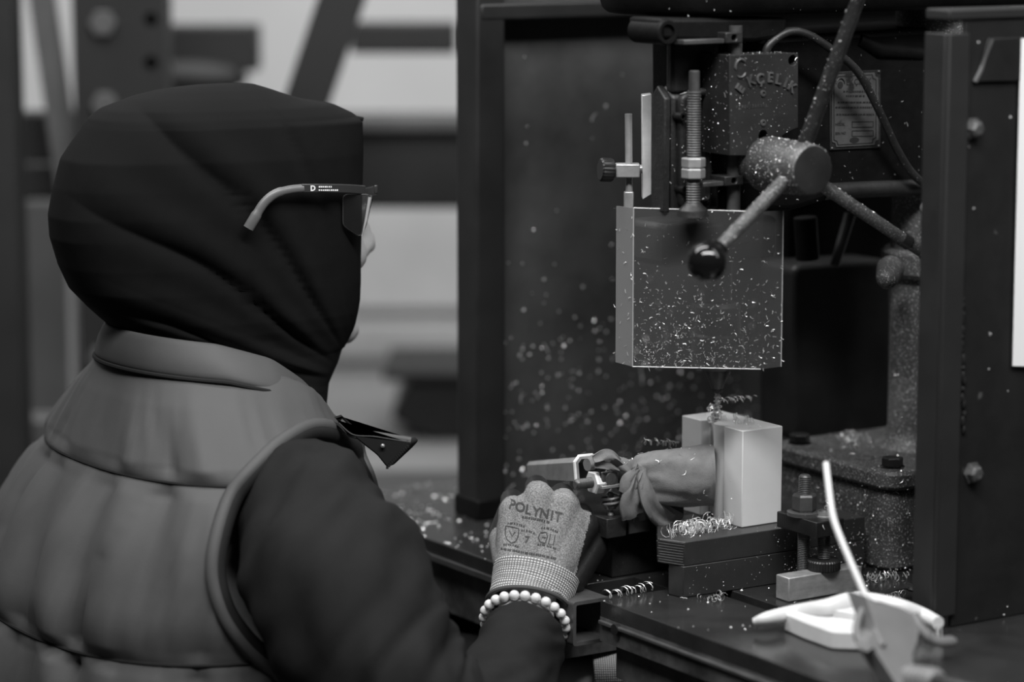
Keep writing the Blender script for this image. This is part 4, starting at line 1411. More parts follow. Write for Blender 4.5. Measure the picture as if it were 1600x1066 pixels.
l1 = ragloft([(1002, 728, 778, 0.013), (1014, 716, 786, 0.019), (1040, 708, 790, 0.026), (1075, 702, 792, 0.030), (1106, 697, 789, 0.030), (1114, 695, 789, 0.030)], 0.03, 0.07, 2.0)
l2 = ragloft([(1004, 726, 780, 0.012), (994, 722, 788, 0.015), (984, 718, 776, 0.016), (972, 714, 748, 0.014), (952, 711, 737, 0.012), (934, 711, 735, 0.010), (920, 717, 736, 0.007)], 0.02, 0.12, 5.0, wv=WC + 0.008, fold=5.0)


def strap_cloth(pts, wid, thick, sd, name='cloth_flap'):
    """a fold of cloth: thick ribbon with a curved cross-section"""
    P = [Vector(p) for p in catmull(pts, 7)]
    W = catmull([(w, 0, 0) for w in wid], 7)
    bm = NB()
    rows_o, rows_i = [], []
    for i, p in enumerate(P):
        t = (P[min(i + 1, len(P) - 1)] - P[max(i - 1, 0)]).normalized()
        n = Vector((0.05, -1, 0.12))
        n = (n - t * n.dot(t)).normalized()
        s = t.cross(n)
        w_ = W[i][0]
        ro, ri = [], []
        for k in range(9):
            v = k / 8 * 2 - 1
            bulge = (1 - v * v) * w_ * 0.22 + 0.003 * nz(v * 2.2 + sd, i * 0.12, sd) + 0.0016 * math.sin(v * 5 + i * 0.15 + sd)
            q = p + s * (v * w_) + n * bulge
            ro.append(bm.verts.new(q)); ri.append(bm.verts.new(q - n * thick))
        rows_o.append(ro); rows_i.append(list(reversed(ri)))
    rings = [a + b for a, b in zip(rows_o, rows_i)]
    skin_rings(bm, rings)
    bm.faces.new(rings[0]); bm.faces.new(list(reversed(rings[-1])))
    return obj(name, bm, 'rag', rg, smooth=60)


WF = WC - 0.016
strap_cloth([pc(1006, 727, WF + 0.004), pc(1008, 752, WF - 0.005), pc(1016, 782, WF - 0.008), pc(1036, 806, WF - 0.004), pc(1062, 818, WF + 0.004)], [0.008, 0.010, 0.012, 0.012, 0.010], 0.002, 1.0)
strap_cloth([pc(1003, 730, WF + 0.002), pc(996, 758, WF - 0.004), pc(988, 785, WF - 0.005), pc(990, 806, WF - 0.002)], [0.008, 0.010, 0.013, 0.013], 0.002, 3.0)
strap_cloth([pc(1000, 735, WF - 0.001), pc(986, 754, WF - 0.003), pc(978, 772, WF - 0.002)], [0.004, 0.010, 0.008], 0.002, 4.0)
strap_cloth([pc(968, 728, WF + 0.004), pc(950, 718, WF + 0.002), pc(928, 722, WF + 0.006)], [0.007, 0.010, 0.006], 0.002, 6.0)
strap_cloth([pc(1000, 770, WF + 0.006), pc(1004, 800, WF + 0.005), pc(1004, 812, WF + 0.006)], [0.006, 0.011, 0.012], 0.002, 7.0)
bm = NB()
scatter(bm, l1.data, 26, 0.0010, 0.7, lambda p, n: 1.0 if n.y < -0.2 or n.z > 0.5 else 0, 61)
scatter(bm, l2.data, 40, 0.0009, 0.4, lambda p, n: 1.0 if n.z > 0.4 else 0, 62)
s = obj('swarf', bm, 'chip', rg, smooth=None, raw=True); s['kind'] = 'stuff'

# ================================================================ things in the foreground on the table
# white brush with a curved handle
br = thing('white_brush', 'white curved plastic handle lying across the table behind the blow gun', 'brush', loc(onz(1320, 975, ZT)))
zz = ZT + 0.013
hp = [(1178, 972, 0.006), (1200, 966, 0.010), (1245, 957, 0.011), (1290, 950, 0.012), (1325, 941, 0.014), (1350, 940, 0.014), (1400, 948, 0.013), (1440, 962, 0.011), (1466, 974, 0.010)]
P = []
for i, (x, y, zo) in enumerate(hp):
    p = loc(onz(x, y, ZT + zo + (0.012 if 2 < i < 7 else 0.004)))
    P.append(p)
rad = [0.0035, 0.0060, 0.0074, 0.0080, 0.0088, 0.0088, 0.0080, 0.0075, 0.006]
rr_ = [c[0] for c in catmull([(r_, 0, 0) for r_ in rad], 6)]
bm = NB(); tube(bm, catmull(P, 6), rr_, 16); obj('handle', bm, 'white', br)
e0, e1 = Vector(P[-2]), Vector(P[-1])
bm = NB()
for k in range(46):
    q = e0.lerp(e1, random.random()) + Vector((random.uniform(-.003, .003), random.uniform(-.003, .003), -0.002))
    tube(bm, [q, Vector((q.x + random.uniform(-.002, .002), q.y + random.uniform(-.002, .002), ZT + 0.0006))], 0.0006, 5)
s = obj('bristles', bm, 'white', br); s['kind'] = 'stuff'
# white stepped plastic block
wb = thing('plastic_fixture_block', 'white stepped plastic block on the table under the white handle', 'block', loc(onz(1290, 1000, ZT)))
q = [loc(onz(x, y, ZT)) for x, y in ((1222, 985), (1256, 1000), (1300, 1016), (1362, 1018), (1372, 985), (1290, 965))]
bm = NB(); prism(bm, rounded([(p[0], p[1], ZT + 0.0004) for p in q], 0.006), (0, 0, 0.0165)); obj('block_base', bm, 'white', wb, bevel=0.0015)
q = [loc(onz(x, y, ZT + 0.0165)) for x, y in ((1262, 958), (1362, 975), (1366, 948), (1300, 945))]
bm = NB(); prism(bm, rounded([(p[0], p[1], ZT + 0.0165) for p in q], 0.004), (0, 0, 0.007)); obj('block_step', bm, 'white', wb, bevel=0.001)

# air blow gun hanging over the table edge: body, trigger guard, nozzle, hook, hose
WA = -0.43
ag = thing('air_blow_gun', 'grey air blow gun with long pale nozzle tube in the foreground', 'blow gun', loc(onz(1425, 1085, ZT)))


def pa_(x, y, w=WA):
    return Vector(onw(x, y, w + (1085 - y) * 0.00042))


body = [(1352, 930), (1372, 946), (1388, 948), (1408, 950), (1428, 962), (1437, 985), (1434, 1004), (1426, 1022), (1428, 1046), (1446, 1072), (1436, 1100), (1412, 1088), (1392, 1056), (1374, 1028), (1366, 1010), (1372, 990), (1366, 968)]
bm = NB(); prism(bm, rounded([pa_(x, y) for x, y in body], 0.003), (0, 0.026, 0)); obj('gun_body', bm, 'gun', ag, bevel=0.0115, seg=5, smooth=60)
bm = NB(); tube(bm, catmull([pa_(1360, 940, WA + 0.012), pa_(1345, 958, WA + 0.012), pa_(1338, 985, WA + 0.012), pa_(1346, 1008, WA + 0.012), pa_(1372, 1030, WA + 0.012), pa_(1396, 1040, WA + 0.012)], 6), 0.0033, 12); obj('trigger_guard', bm, 'gun', ag)
bm = NB(); prism(bm, rounded([pa_(x, y) for x, y in ((1354, 1000), (1368, 988), (1374, 998), (1364, 1014), (1354, 1020))], 0.002), (0, 0.014, 0)); obj('trigger', bm, 'gun', ag, bevel=0.002)
nz_ = [(1358, 944), (1346, 918), (1326, 872), (1308, 828), (1300, 800), (1294, 755), (1290.5, 724)]
NP = [Vector(onw(x, y, WA + 0.012 + (1085 - y) * 0.00042)) for i, (x, y) in enumerate(nz_)]
bm = NB(); tube(bm, catmull(NP, 7), 0.0031, 14); obj('nozzle_tube', bm, 'tube', ag)
bm = NB(); tube(bm, catmull([pa_(1357, 950, WA + 0.012), pa_(1368, 985, WA + 0.004), pa_(1380, 1010, WA - 0.002)], 6), 0.0026, 10); obj('valve_lever', bm, 'gun', ag)
bm = NB(); tube(bm, catmull([pa_(1426, 962, WA + 0.012), pa_(1440, 985, WA + 0.012), pa_(1462, 1002, WA + 0.012), pa_(1492, 1002, WA + 0.012)], 6), [0.0062] * 10 + [0.005] * 8 + [0.0035], 14, flat=0.8); obj('hook', bm, 'gun', ag)
bm = NB()
h0 = pa_(1416, 1062, WA + 0.012)
h1 = Vector((h0.x - 0.012, h0.y - 0.078, ZT + 0.014))
dd = (h1 - h0).normalized()
lathe(bm, h0, dd, [(0, 0), (0, 0.0125)] + [(0.004 + 0.0035 * k, 0.0135 if k % 2 else 0.0122) for k in range(12)] + [(0.05, 0.009), (0.052, 0)], 28)
obj('hose_collar', bm, 'gun', ag)
hp2 = [h0 + dd * 0.04, h0 + dd * 0.075, Vector((h1.x + 0.02, -0.57, ZT + 0.0085)), Vector((h1.x + 0.03, -0.635, ZT + 0.004)), Vector((h1.x + 0.035, -0.66, ZT - 0.06)), Vector((h1.x + 0.04, -0.66, ZF + 0.2)), Vector((h1.x + 0.1, -0.68, ZF + 0.008)), Vector((h1.x + 0.5, -0.75, ZF + 0.008))]
bm = NB(); tube(bm, catmull(hp2, 8), 0.007, 12); obj('hose', bm, 'rubber', ag)
# dark tweezers-like scrap strip behind the gun
bm = NB(); tube(bm, catmull([loc(onz(x, y, ZT + 0.012)) for x, y in ((1362, 938), (1385, 925), (1420, 918), (1452, 926), (1462, 938))], 6), [0.004] * 12 + [0.009] * 8 + [0.004] * 5, 10, flat=0.4)
top('dark_scraper', bm, 'gearbox', 'dark grey flat scraper lying behind the blow gun, flecked with swarf', 'scraper', loc(onz(1410, 925, ZT)))
# ================================================================ the worker
PX, PY = -0.29, 0.02
pr = thing('person', 'seated worker in black hood and grey quilted vest, gloved hand at the machine', 'person', (PX, PY, ZF), 'w')
HY = math.radians(25)
HX, HYo = -0.292, 0.03


def tf(f, l, z):                 # torso frame -> world
    return Vector((PX + f * math.cos(TH) - l * math.sin(TH), PY + f * math.sin(TH) + l * math.cos(TH), z))


def hf(f, l, z):                 # head frame -> world
    return Vector((HX + f * math.cos(HY) - l * math.sin(HY), HYo + f * math.sin(HY) + l * math.cos(HY), z))


def hz(py, x=450):
    return ony(x, py, HYo)[2]


def interp(tab, z):
    """rounded table lookup: piecewise values blurred over a few centimetres"""
    zs = [-t[0] for t in tab]
    out = []
    for k in range(1, len(tab[0])):
        v = [t[k] for t in tab]
        s = 0
        for dz, wgt in ((-0.03, 1), (-0.02, 2), (-0.01, 3), (0, 3.4), (0.01, 3), (0.02, 2), (0.03, 1)):
            s += wgt * float(np.interp(-z + dz * 0.7, zs, v))
        out.append(s / 15.4)
    return out


def sgp(v, p):
    return math.copysign(abs(v) ** p, v)


# ---- hand landmarks
def hp_(x, y, Y):
    return Vector(ony(x, y, Y))


# ---- body (one continuous surface: head, neck, trunk, arms, legs)
TT = [(0.0, 0.01, 0.045, 0.045), (-0.03, 0.0, 0.060, 0.065), (-0.06, 0.0, 0.085, 0.105), (-0.10, 0.0, 0.105, 0.140), (-0.16, -0.03, 0.118, 0.165), (-0.3, -0.055, 0.125, 0.17), (-0.45, -0.05, 0.125, 0.16), (-0.60, -0.03, 0.13, 0.17), (-0.685, -0.02, 0.12, 0.16)]
bm = NB()
rings = []
zs = np.linspace(0.0, -0.685, 30)
for z in zs:
    fc, a, b = interp(TT, z)
    rings.append([bm.verts.new(tf(fc + a * math.cos(t), b * math.sin(t), z)) for t in np.linspace(0, 2 * math.pi, 32, endpoint=False)])
skin_rings(bm, rings)
bm.faces.new(rings[0]); bm.faces.new(list(reversed(rings[-1])))
R_ = Matrix.Rotation(HY, 3, 'Z')
ball(bm, hf(0.060, 0, hz(335)), 1, 32, 20, (0.090, 0.064, 0.108), R_)
ball(bm, hf(0.090, 0, hz(450)), 1, 28, 18, (0.058, 0.052, 0.068), R_)
ball(bm, hf(0.136, 0, hz(528)), 0.0165)
capsule(bm, hf(0.147, 0, hz(328)), hf(0.1630, 0, hz(396)), 0.0075, 0.0098)
for s in (-1, 1):
    ball(bm, hf(0.1545, s * 0.010, hz(404)), 0.0078)
    ball(bm, hf(0.125, s * 0.036, hz(400)), 0.022)
    capsule(bm, hf(0.140, s * 0.010, hz(316)), hf(0.128, s * 0.042, hz(312)), 0.009, 0.008)
    capsule(bm, hf(0.145, 0, hz(452)), hf(0.136, s * 0.020, hz(454)), 0.0075, 0.005)
    capsule(bm, hf(0.145, 0, hz(464)), hf(0.137, s * 0.018, hz(463)), 0.0080, 0.005)
    ball(bm, hf(0.045, s * 0.064, hz(360)), 1, 14, 10, (0.016, 0.006, 0.028), R_)
capsule(bm, hf(0.045, 0, hz(470)), tf(0.01, 0, -0.06), 0.036, 0.040)
SH = {-1: tf(0.01, -0.16, -0.155), 1: tf(0.01, 0.16, -0.155)}
EL = {-1: hp_(745, 1150, -0.272), 1: tf(0.14, 0.20, -0.405)}
WRx = {-1: hp_(822, 960, -0.112), 1: hp_(972, 1073, -0.02)}
HD = {-1: hp_(845, 850, -0.062), 1: hp_(1034, 1070, -0.02)}
for s in (-1, 1):
    capsule(bm, SH[s], EL[s], 0.045, 0.034)
    capsule(bm, EL[s], WRx[s], 0.033, 0.027)
    capsule(bm, WRx[s], HD[s], 0.028, 0.022)
    hip, knee = tf(-0.02, s * 0.085, -0.605), tf(0.40, s * 0.10, -0.63)
    ank = tf(0.37, s * 0.10, ZF + 0.09)
    capsule(bm, hip, knee, 0.078, 0.055)
    capsule(bm, knee, ank, 0.052, 0.036)
    capsule(bm, ank - Vector((0, 0, 0.045)), tf(0.52, s * 0.11, ZF + 0.04), 0.032, 0.028)
me = remeshed(bm, 0.0048, 5, 0.5)
obj('body', me, 'skin', pr, smooth=None)
for s in (-1, 1):
    bm = NB(); ball(bm, hf(0.134, s * 0.030, hz(338)), 0.0125, 16, 10); e = obj('eye', bm, 'eye', pr)
    bm = NB(); ball(bm, hf(0.1415, s * 0.030, hz(338)), 0.0058, 12, 8); obj('iris', bm, 'ink', e)

# ---- hood: cloth lofted from the head's outline, open at the face, folds fanning from the chin
ROW = [(132, 318, 392, 0.016), (134, 285, 400, 0.024), (140, 245, 420, 0.038), (150, 204, 449, 0.052), (158, 182, 474, 0.060), (166, 161, 518, 0.067), (180, 143, 547, 0.075), (192, 134, 563, 0.080), (242, 102, 565, 0.088), (285, 90, 564, 0.090), (328, 83, 563, 0.091), (361, 85, 562, 0.091), (404, 97, 561, 0.091), (442, 114, 561, 0.089), (470, 138, 560, 0.086), (490, 158, 557, 0.084), (508, 178, 553, 0.080), (520, 196, 549, 0.076), (535, 222, 542, 0.072), (551, 252, 532, 0.069), (570, 284, 526, 0.067), (601, 325, 512, 0.066), (635, 360, 509, 0.066), (668, 385, 505, 0.066)]
pys = list(np.linspace(133, 200, 30)) + list(np.linspace(203, 660, 170))
NS = 220
T0 = math.radians(33)
EXP = 2 / 2.6
ts = [2 * math.pi * (k + 0.5) / NS - math.pi for k in range(NS)]
ch, sh_ = math.cos(HY), math.sin(HY)
bm = NB()
rings = []
fQ, zQ = 0.150, hz(610)
openrow = []
for py in pys:
    L, Rr_, b = (float(np.interp(py, [r_[0] for r_ in ROW], [r_[k] for r_ in ROW])) for k in (1, 2, 3))
    xl, xr = ony(L, py, HYo)[0], ony(Rr_, py, HYo - 0.01)[0]
    z = ony(Rr_, py, HYo)[2]
    isop = 188 < py < 548
    openrow.append(isop)
    lo, hi = 0.001, 0.4
    for it in range(40):
        a = (lo + hi) / 2
        xs = []
        for t in ts:
            if isop and abs(t) < T0:
                continue
            xs.append(a * sgp(math.cos(t), EXP) * ch - b * sgp(math.sin(t), EXP) * sh_)
        if max(xs) - min(xs) < xr - xl:
            lo = a
        else:
            hi = a
    off = xl - min(xs)                      # world x of ring centre
    fcx = (off - HX) / ch
    ring = []
    for t in ts:
        f, l = fcx + a * sgp(math.cos(t), EXP), b * sgp(math.sin(t), EXP)
        # folds
        dx, dz = fQ - f, z - zQ
        rr = math.hypot(dx, dz)
        ph = math.atan2(dz, dx)
        mask = max(0.0, min(1, (rr - 0.05) / 0.08)) * max(0, min(1, (1.35 - ph) / 0.35)) * max(0, min(1, (ph + 0.15) / 0.2)) * (abs(math.sin(t)) ** 0.8)
        wv = 10.5 * ph + 0.9 * nz(f * 6, l * 3, z * 6)
        fold = (1 - abs(math.sin(wv))) ** 1.7 * -0.0135 + 0.0035 * math.sin(wv * 2.0 + 1)
        fold += 0.008 * max(0, 1 - abs(ph - 0.32) / 0.1)
        d = mask * fold + 0.0018 * nz(f * 14 + 3, l * 14, z * 10)
        nx, ny = math.cos(t), math.sin(t)
        ring.append(bm.verts.new(hf(f + d * nx * 0.2, l + d * ny, z)))
    rings.append(ring)
apex = bm.verts.new(hf(fcx * 0 + 0.02, 0, ony(350, 130.5, HYo)[2]))
for k in range(NS):
    bm.faces.new((apex, rings[0][k], rings[0][(k + 1) % NS]))
for j in range(len(rings) - 1):
    for k in range(NS):
        k2 = (k + 1) % NS
        if openrow[j] and openrow[j + 1] and abs(ts[k]) < T0 and abs(ts[k2]) < T0:
            continue
        bm.faces.new((rings[j][k], rings[j][k2], rings[j + 1][k2], rings[j + 1][k]))
hd = obj('hood', bm, 'hood', pr, smooth=180)
md = hd.modifiers.new('thick', 'SOLIDIFY'); md.thickness = 0.003; md.offset = -1
bm = NB()
for k in range(16):
    pass
lint = [Vector(ony(x, y, -0.06)) for x, y in ((422, 380), (432, 377), (440, 374), (446, 376), (449, 384), (452, 388), (418, 397), (448, 380))]

# ---- vest
VT = [(0.012, -0.002, 0.088, 0.094), (-0.015, -0.004, 0.098, 0.116), (-0.040, -0.018, 0.097, 0.140), (-0.070, -0.022, 0.107, 0.172), (-0.105, -0.019, 0.126, 0.204), (-0.168, -0.036, 0.146, 0.224), (-0.231, -0.050, 0.160, 0.230), (-0.335, -0.062, 0.166, 0.232), (-0.45, -0.060, 0.168, 0.230), (-0.57, -0.050, 0.175, 0.225)]
seams = [ony(60, 711, -0.03)[2], ony(0, 968, -0.06)[2]]
seams.append(seams[1] * 2 - seams[0])
seams.append(seams[2] - 0.12)


def puff(z):
    if z > seams[0]:
        t = (z - seams[0]) / (0.02 - seams[0])
        return 0.006 * min(1, t * 9) ** 0.6 * (1 - max(0, min(1, (t - 0.5) * 2)))
    for s0, s1 in zip(seams, seams[1:] + [-0.9]):
        if s1 <= z <= s0:
            t = (z - s1) / (s0 - s1)
            return 0.009 * (1 - abs(2 * t - 1) ** 3.5) * 1.0
    return 0


NECK = [(-0.12, -0.004), (-0.05, -0.010), (0.0, -0.024), (0.04, -0.048), (0.08, -0.085), (0.13, -0.120)]


def neck_z(f):
    return float(np.interp(f, [q[0] for q in NECK], [q[1] for q in NECK]))


NV = 150
zv = list(np.linspace(0.012, -0.57, 230))
bm = NB()
rings = []
for z in zv:
    fc, a, b = interp(VT, z)
    ring = []
    for k in range(NV):
        t = 2 * math.pi * k / NV
        c, s = sgp(math.cos(t), 0.86), sgp(math.sin(t), 0.86)
        amp = min(1, max(0, (-0.02 - z) / 0.1))
        near = min((abs(z - q) for q in seams))
        wr = 0.009 * nz(t * 3.7 + z * 5 + 0.31, z * 3.1 + 0.7, 1.7) + 0.0075 * nz(t * 8.3 + z * 9 + nz(t * 3, z * 7, 4.4), z * 3.7, 5.1) + 0.003 * nz(t * 19 + z * 16, z * 9, 8.3) + 0.0022 * nz(t * 26, z * 8, 2.2) * math.exp(-near / 0.05)
        # long diagonal drag folds of the back
        wr += -0.011 * amp * max(0, 1 - abs(math.sin(t * 5.5 - z * 7 + 2.2 * nz(t * 2.3, z * 4.1, 9)))) ** 4 * max(0, min(1, 0.5 + 1.6 * nz(t * 3.1, z * 5.3, 2.9)))
        d = puff(z) + wr * amp * min(1, near / 0.012)
        fv, lv = fc + (a + d) * c, (b + d) * s
        ring.append(bm.verts.new(tf(fv, lv, min(z, neck_z(fv) + 0.9 * max(0, abs(lv) - 0.115)))))
    rings.append(ring)
skin_rings(bm, rings)
# armholes: the cloth inside the opening is cut away on both sides
ahpx = [(520, 668), (488, 664), (440, 688), (392, 733), (355, 782), (336, 845), (331, 900), (346, 958), (380, 1008), (430, 1050), (480, 1075), (560, 1040), (610, 950), (620, 850), (600, 760), (560, 690)]


def tloc(p):
    d = p - Vector((PX, PY, 0))
    return (d.x * math.cos(TH) + d.y * math.sin(TH), -d.x * math.sin(TH) + d.y * math.cos(TH), p.z)


def on_l(x, y, l):
    r_ = ray(x, y)
    n = np.array([-math.sin(TH), math.cos(TH), 0])
    p = CAM + r_ * ((l - (CAM - np.array([PX, PY, 0])) @ n) / (r_ @ n))
    return tloc(Vector(p))


bm.normal_update()
bm.faces.ensure_lookup_table()
bvh = BVHTree.FromBMesh(bm)
nrm_ = Vector((-math.sin(TH), math.cos(TH), 0))
# armhole corners on the vest's own surface, in the torso's (forward, height) plane
poly = []
for x, y in ahpx:
    hit = bvh.ray_cast(Vector(CAM), Vector(ray(x, y)).normalized())
    q = tloc(hit[0]) if hit[0] is not None and tloc(hit[0])[1] < -0.05 else on_l(x, y, -0.17)
    poly.append((q[0], q[2]))


def inside(f, z):
    c = False
    for i in range(len(poly)):
        (x1, y1), (x2, y2) = poly[i], poly[i - 1]
        if (y1 > z) != (y2 > z) and f < (x2 - x1) * (z - y1) / (y2 - y1) + x1:
            c = not c
    return c


rim_pts = {}
for s in (-1, 1):
    pts = []
    cl = [(p[0], 0, p[1]) for p in poly]
    cl = catmull(cl + [cl[0]], 6)[:-1]
    for f, _, z in cl:
        org = tf(f, s * 0.6, z)
        hit = bvh.ray_cast(org, -nrm_ * s)
        if hit[0] is not None and abs(tloc(hit[0])[1]) > 0.10:
            pts.append(hit[0] + nrm_ * s * 0.001)
        else:
            pts.append(tf(f, s * 0.13, z))
    rim_pts[s] = pts
kill = []
for f_ in bm.faces:
    q = tloc(f_.calc_center_median())
    if abs(q[1]) > 0.06 and inside(q[0], q[2]):
        kill.append(f_)
    elif f_.calc_area() < 1e-9:
        kill.append(f_)
bmesh.ops.delete(bm, geom=kill, context='FACES')
vs = obj('vest', bm, 'vest', pr, smooth=180)
md = vs.modifiers.new('thick', 'SOLIDIFY'); md.thickness = 0.010; md.offset = -1
for s in (-1, 1):
    pts = rim_pts[s]
    for it in range(3):
        pts = [(pts[i - 1] + pts[i] * 2 + pts[(i + 1) % len(pts)]) / 4 for i in range(len(pts))]
    bm = NB(); tube(bm, pts + [pts[0]], 0.0068, 12, caps=False); obj('armhole_binding', bm, 'vest', vs)
    ctr_ = sum(pts, Vector()) / len(pts)
    bm = NB(); tube(bm, [p.lerp(ctr_, 0.055) for p in pts + [pts[0]]], 0.0085, 12, caps=False); obj('armhole_lining', bm, 'vest_in', vs)
# stitched seams
for z in seams[:3]:
    fc, a, b = interp(VT, z)
    run = []
    for k in range(0, NV + 1):
        t = 2 * math.pi * k / NV
        q = tf(fc + (a + 0.0002) * sgp(math.cos(t), 0.86), (b + 0.0002) * sgp(math.sin(t), 0.86), z)
        ql_ = tloc(q)
        if abs(ql_[1]) > 0.06 and inside(ql_[0], ql_[2]):
            if len(run) > 3:
                bm = NB(); tube(bm, run, 0.0017, 6); obj('seam', bm, 'vest_in', vs)
            run = []
        else:
            run.append(q)
    if len(run) > 3:
        bm = NB(); tube(bm, run, 0.0017, 6); obj('seam', bm, 'vest_in', vs)

# ---- collar: a standing band, high at the nape and falling open to the front
bm = NB()
lineU, lineL = [], []
for t in np.linspace(math.radians(38), math.radians(322), 91):
    k = abs(t - math.pi) / math.radians(142)
    fl_, ll_ = -0.006 + 0.104 * math.cos(t), 0.132 * math.sin(t)
    fu_, lu_ = -0.006 + (0.096 + 0.012 * k) * math.cos(t), (0.098 + 0.018 * k) * math.sin(t)
    lineL.append(np.array(tf(fl_, ll_, neck_z(fl_) - 0.012)))
    lineU.append(np.array(tf(fu_, lu_, neck_z(fu_) + 0.024 - 0.012 * k ** 2)))
grid = []
for pu, plo in zip(lineU, lineL):
    pu, plo = Vector(pu), Vector(plo)
    c = Vector((PX, PY, pu.z))
    out = (plo - Vector((PX, PY, plo.z))).normalized()
    col = []
    for k in range(6):
        t = k / 5
        col.append(plo.lerp(pu, t) + out * 0.003 * math.sin(math.pi * t))
    grid.append([bm.verts.new(p) for p in col])
for a, b in zip(grid, grid[1:]):
    for k in range(5):
        bm.faces.new((a[k], b[k], b[k + 1], a[k + 1]))
co = obj('collar', bm, 'vest', vs, smooth=180)
md = co.modifiers.new('thick', 'SOLIDIFY'); md.thickness = 0.006; md.offset = 0
md = co.modifiers.new('sub', 'SUBSURF'); md.levels = md.render_levels = 1
bm = NB(); tube(bm, [Vector(p) + (Vector(p) - Vector((PX, PY, p[2]))).normalized() * 0.003 for p in lineL], 0.0024, 8); obj('collar_seam', bm, 'vest_in', vs)
# open lapel tip with zip teeth
YLp = -0.095
lap = [(520, 650), (548, 678), (585, 680), (622, 685), (640, 686), (645, 692), (636, 702), (604, 732), (588, 712), (560, 690)]
bm = NB(); prism(bm, rounded([Vector(ony(x, y, YLp)) for x, y in lap], 0.003), (0.006, 0.012, 0)); obj('lapel', bm, 'vest_in', vs, bevel=0.003)
bm = NB(); tube(bm, catmull([ony(x, y, YLp + 0.004) for x, y in ((530, 660), (552, 678), (585, 681), (622, 687), (642, 690))], 6), 0.0042, 10); obj('lapel_edge', bm, 'vest', vs)
tt = bm = NB()
for k in range(13):
    p = Vector(ony(605 + k * 2.7, 731 - k * 2.75, YLp - 0.001))
    box(bm, p - Vector((0.0011, 0.001, 0.0011)), p + Vector((0.0011, 0.004, 0.0011)))
z_ = obj('zip_teeth', bm, 'vest_in', vs, smooth=None)
bm = NB(); ball(bm, ony(598, 697, YLp - 0.002), 0.0022, 10, 8); obj('snap', bm, 'steel', vs)

# ---- jacket sleeves
def sleeve(path, rad, sd, name, amp=0.10):
    P = catmull(path, 12)
    Rd = [c[0] for c in catmull([(r_, 0, 0) for r_ in rad], 12)]
    bm = NB()

    def wob(t, a):
        x, y = math.cos(a), math.sin(a)
        w_ = amp * nz(x * 1.5 + sd, y * 1.5, t * 9) + amp * 0.8 * nz(x * 2 + t * 3, y * 2 + sd, t * 22 + x * 3)
        bend = math.exp(-((t - 0.58) / 0.16) ** 2)
        w_ += -0.10 * bend * (1 - abs(math.sin(t * 46 + 2.2 * x + sd))) ** 2
        return 1 + w_
    tube(bm, P, Rd, 56, caps=False, wob=wob)
    o = obj(name, bm, 'sleeve', pr, smooth=180)
    md = o.modifiers.new('thick', 'SOLIDIFY'); md.thickness = 0.003; md.offset = -1
    return o


sleeve([hp_(470, 752, -0.115), hp_(488, 806, -0.163), hp_(508, 862, -0.198), hp_(535, 935, -0.232), hp_(588, 1040, -0.262), hp_(660, 1125, -0.282), hp_(745, 1148, -0.268), hp_(785, 1085, -0.212), hp_(806, 1030, -0.160), hp_(819, 990, -0.128)],
       [0.050, 0.066, 0.079, 0.084, 0.080, 0.071, 0.060, 0.049, 0.0425, 0.0395], 1.0, 'sleeve')
E1, W1 = EL[1], WRx[1]
sleeve([tf(0.01, 0.10, -0.13), tf(0.045, 0.172, -0.215), tf(0.095, 0.190, -0.315), tf(0.135, 0.199, -0.385), E1.lerp(W1, 0.10), E1.lerp(W1, 0.36), E1.lerp(W1, 0.62), E1.lerp(W1, 0.86)],
       [0.060, 0.074, 0.078, 0.072, 0.065, 0.055, 0.047, 0.042], 4.0, 'sleeve', 0.06)


# ---- gloves
bm = NB()
kn = [(803, 800, -0.060, 0.0135), (842, 779, -0.066, 0.0138), (882, 791, -0.066, 0.0135), (913, 822, -0.062, 0.0128)]
wr_ = [(803, 905, -0.094, 0.0165), (820, 908, -0.099, 0.0175), (842, 910, -0.099, 0.0175), (860, 905, -0.094, 0.0165)]
for (kx, ky, kY, kr), (wx, wy, wY, wrr) in zip(kn, wr_):
    capsule(bm, hp_(wx, wy, wY), hp_(kx, ky, kY), wrr, kr + 0.002)
    K = hp_(kx, ky, kY)
    m1 = K + Vector((-0.002, 0.036, 0.004))
    m2 = m1 + Vector((0.000, 0.006, -0.026))
    m3 = m2 + Vector((0.002, -0.020, -0.010))
    capsule(bm, K, m1, kr, kr * 0.86)
    capsule(bm, m1, m2, kr * 0.86, kr * 0.78)
    capsule(bm, m2, m3, kr * 0.78, kr * 0.66)
capsule(bm, hp_(838, 900, -0.088), hp_(850, 820, -0.048), 0.026, 0.022)
capsule(bm, hp_(921, 852, -0.052), hp_(889, 908, -0.080), 0.0185, 0.0165)
capsule(bm, hp_(922, 838, -0.048), hp_(916, 872, -0.052), 0.0145, 0.0125)
capsule(bm, hp_(796, 880, -0.085), hp_(783, 838, -0.045), 0.016, 0.013)
capsule(bm, hp_(783, 838, -0.045), hp_(796, 795, -0.018), 0.013, 0.011)
for (x0, y0, x1, y1) in ((822, 795, 818, 890), (862, 793, 846, 890), (896, 815, 862, 890), (800, 822, 803, 890)):
    capsule(bm, hp_(x0, y0, -0.0655), hp_(x1, y1, -0.092), 0.0150, 0.018)
gm = remeshed(bm, 0.0021, 6, 0.5)
gm.materials.append(M['knit']); gm.materials.append(M['palm'])
for p in gm.polygons:
    c = p.center
    k0, k1 = hp_(919, 820, -0.06), hp_(889, 925, -0.06)
    xl = k0.x + (k1.x - k0.x) * (k0.z - c.z) / (k0.z - k1.z)
    wave = 0.0015 * nz(c.x * 60, c.y * 60, c.z * 60)
    if c.x > xl + wave - 0.001 or c.y > -0.050 + wave or (p.normal.y > 0.35 and c.y > -0.075):
        p.material_index = 1
gl = obj('glove', gm, None, pr, smooth=None, label='heather grey knit glove with black coated palm')
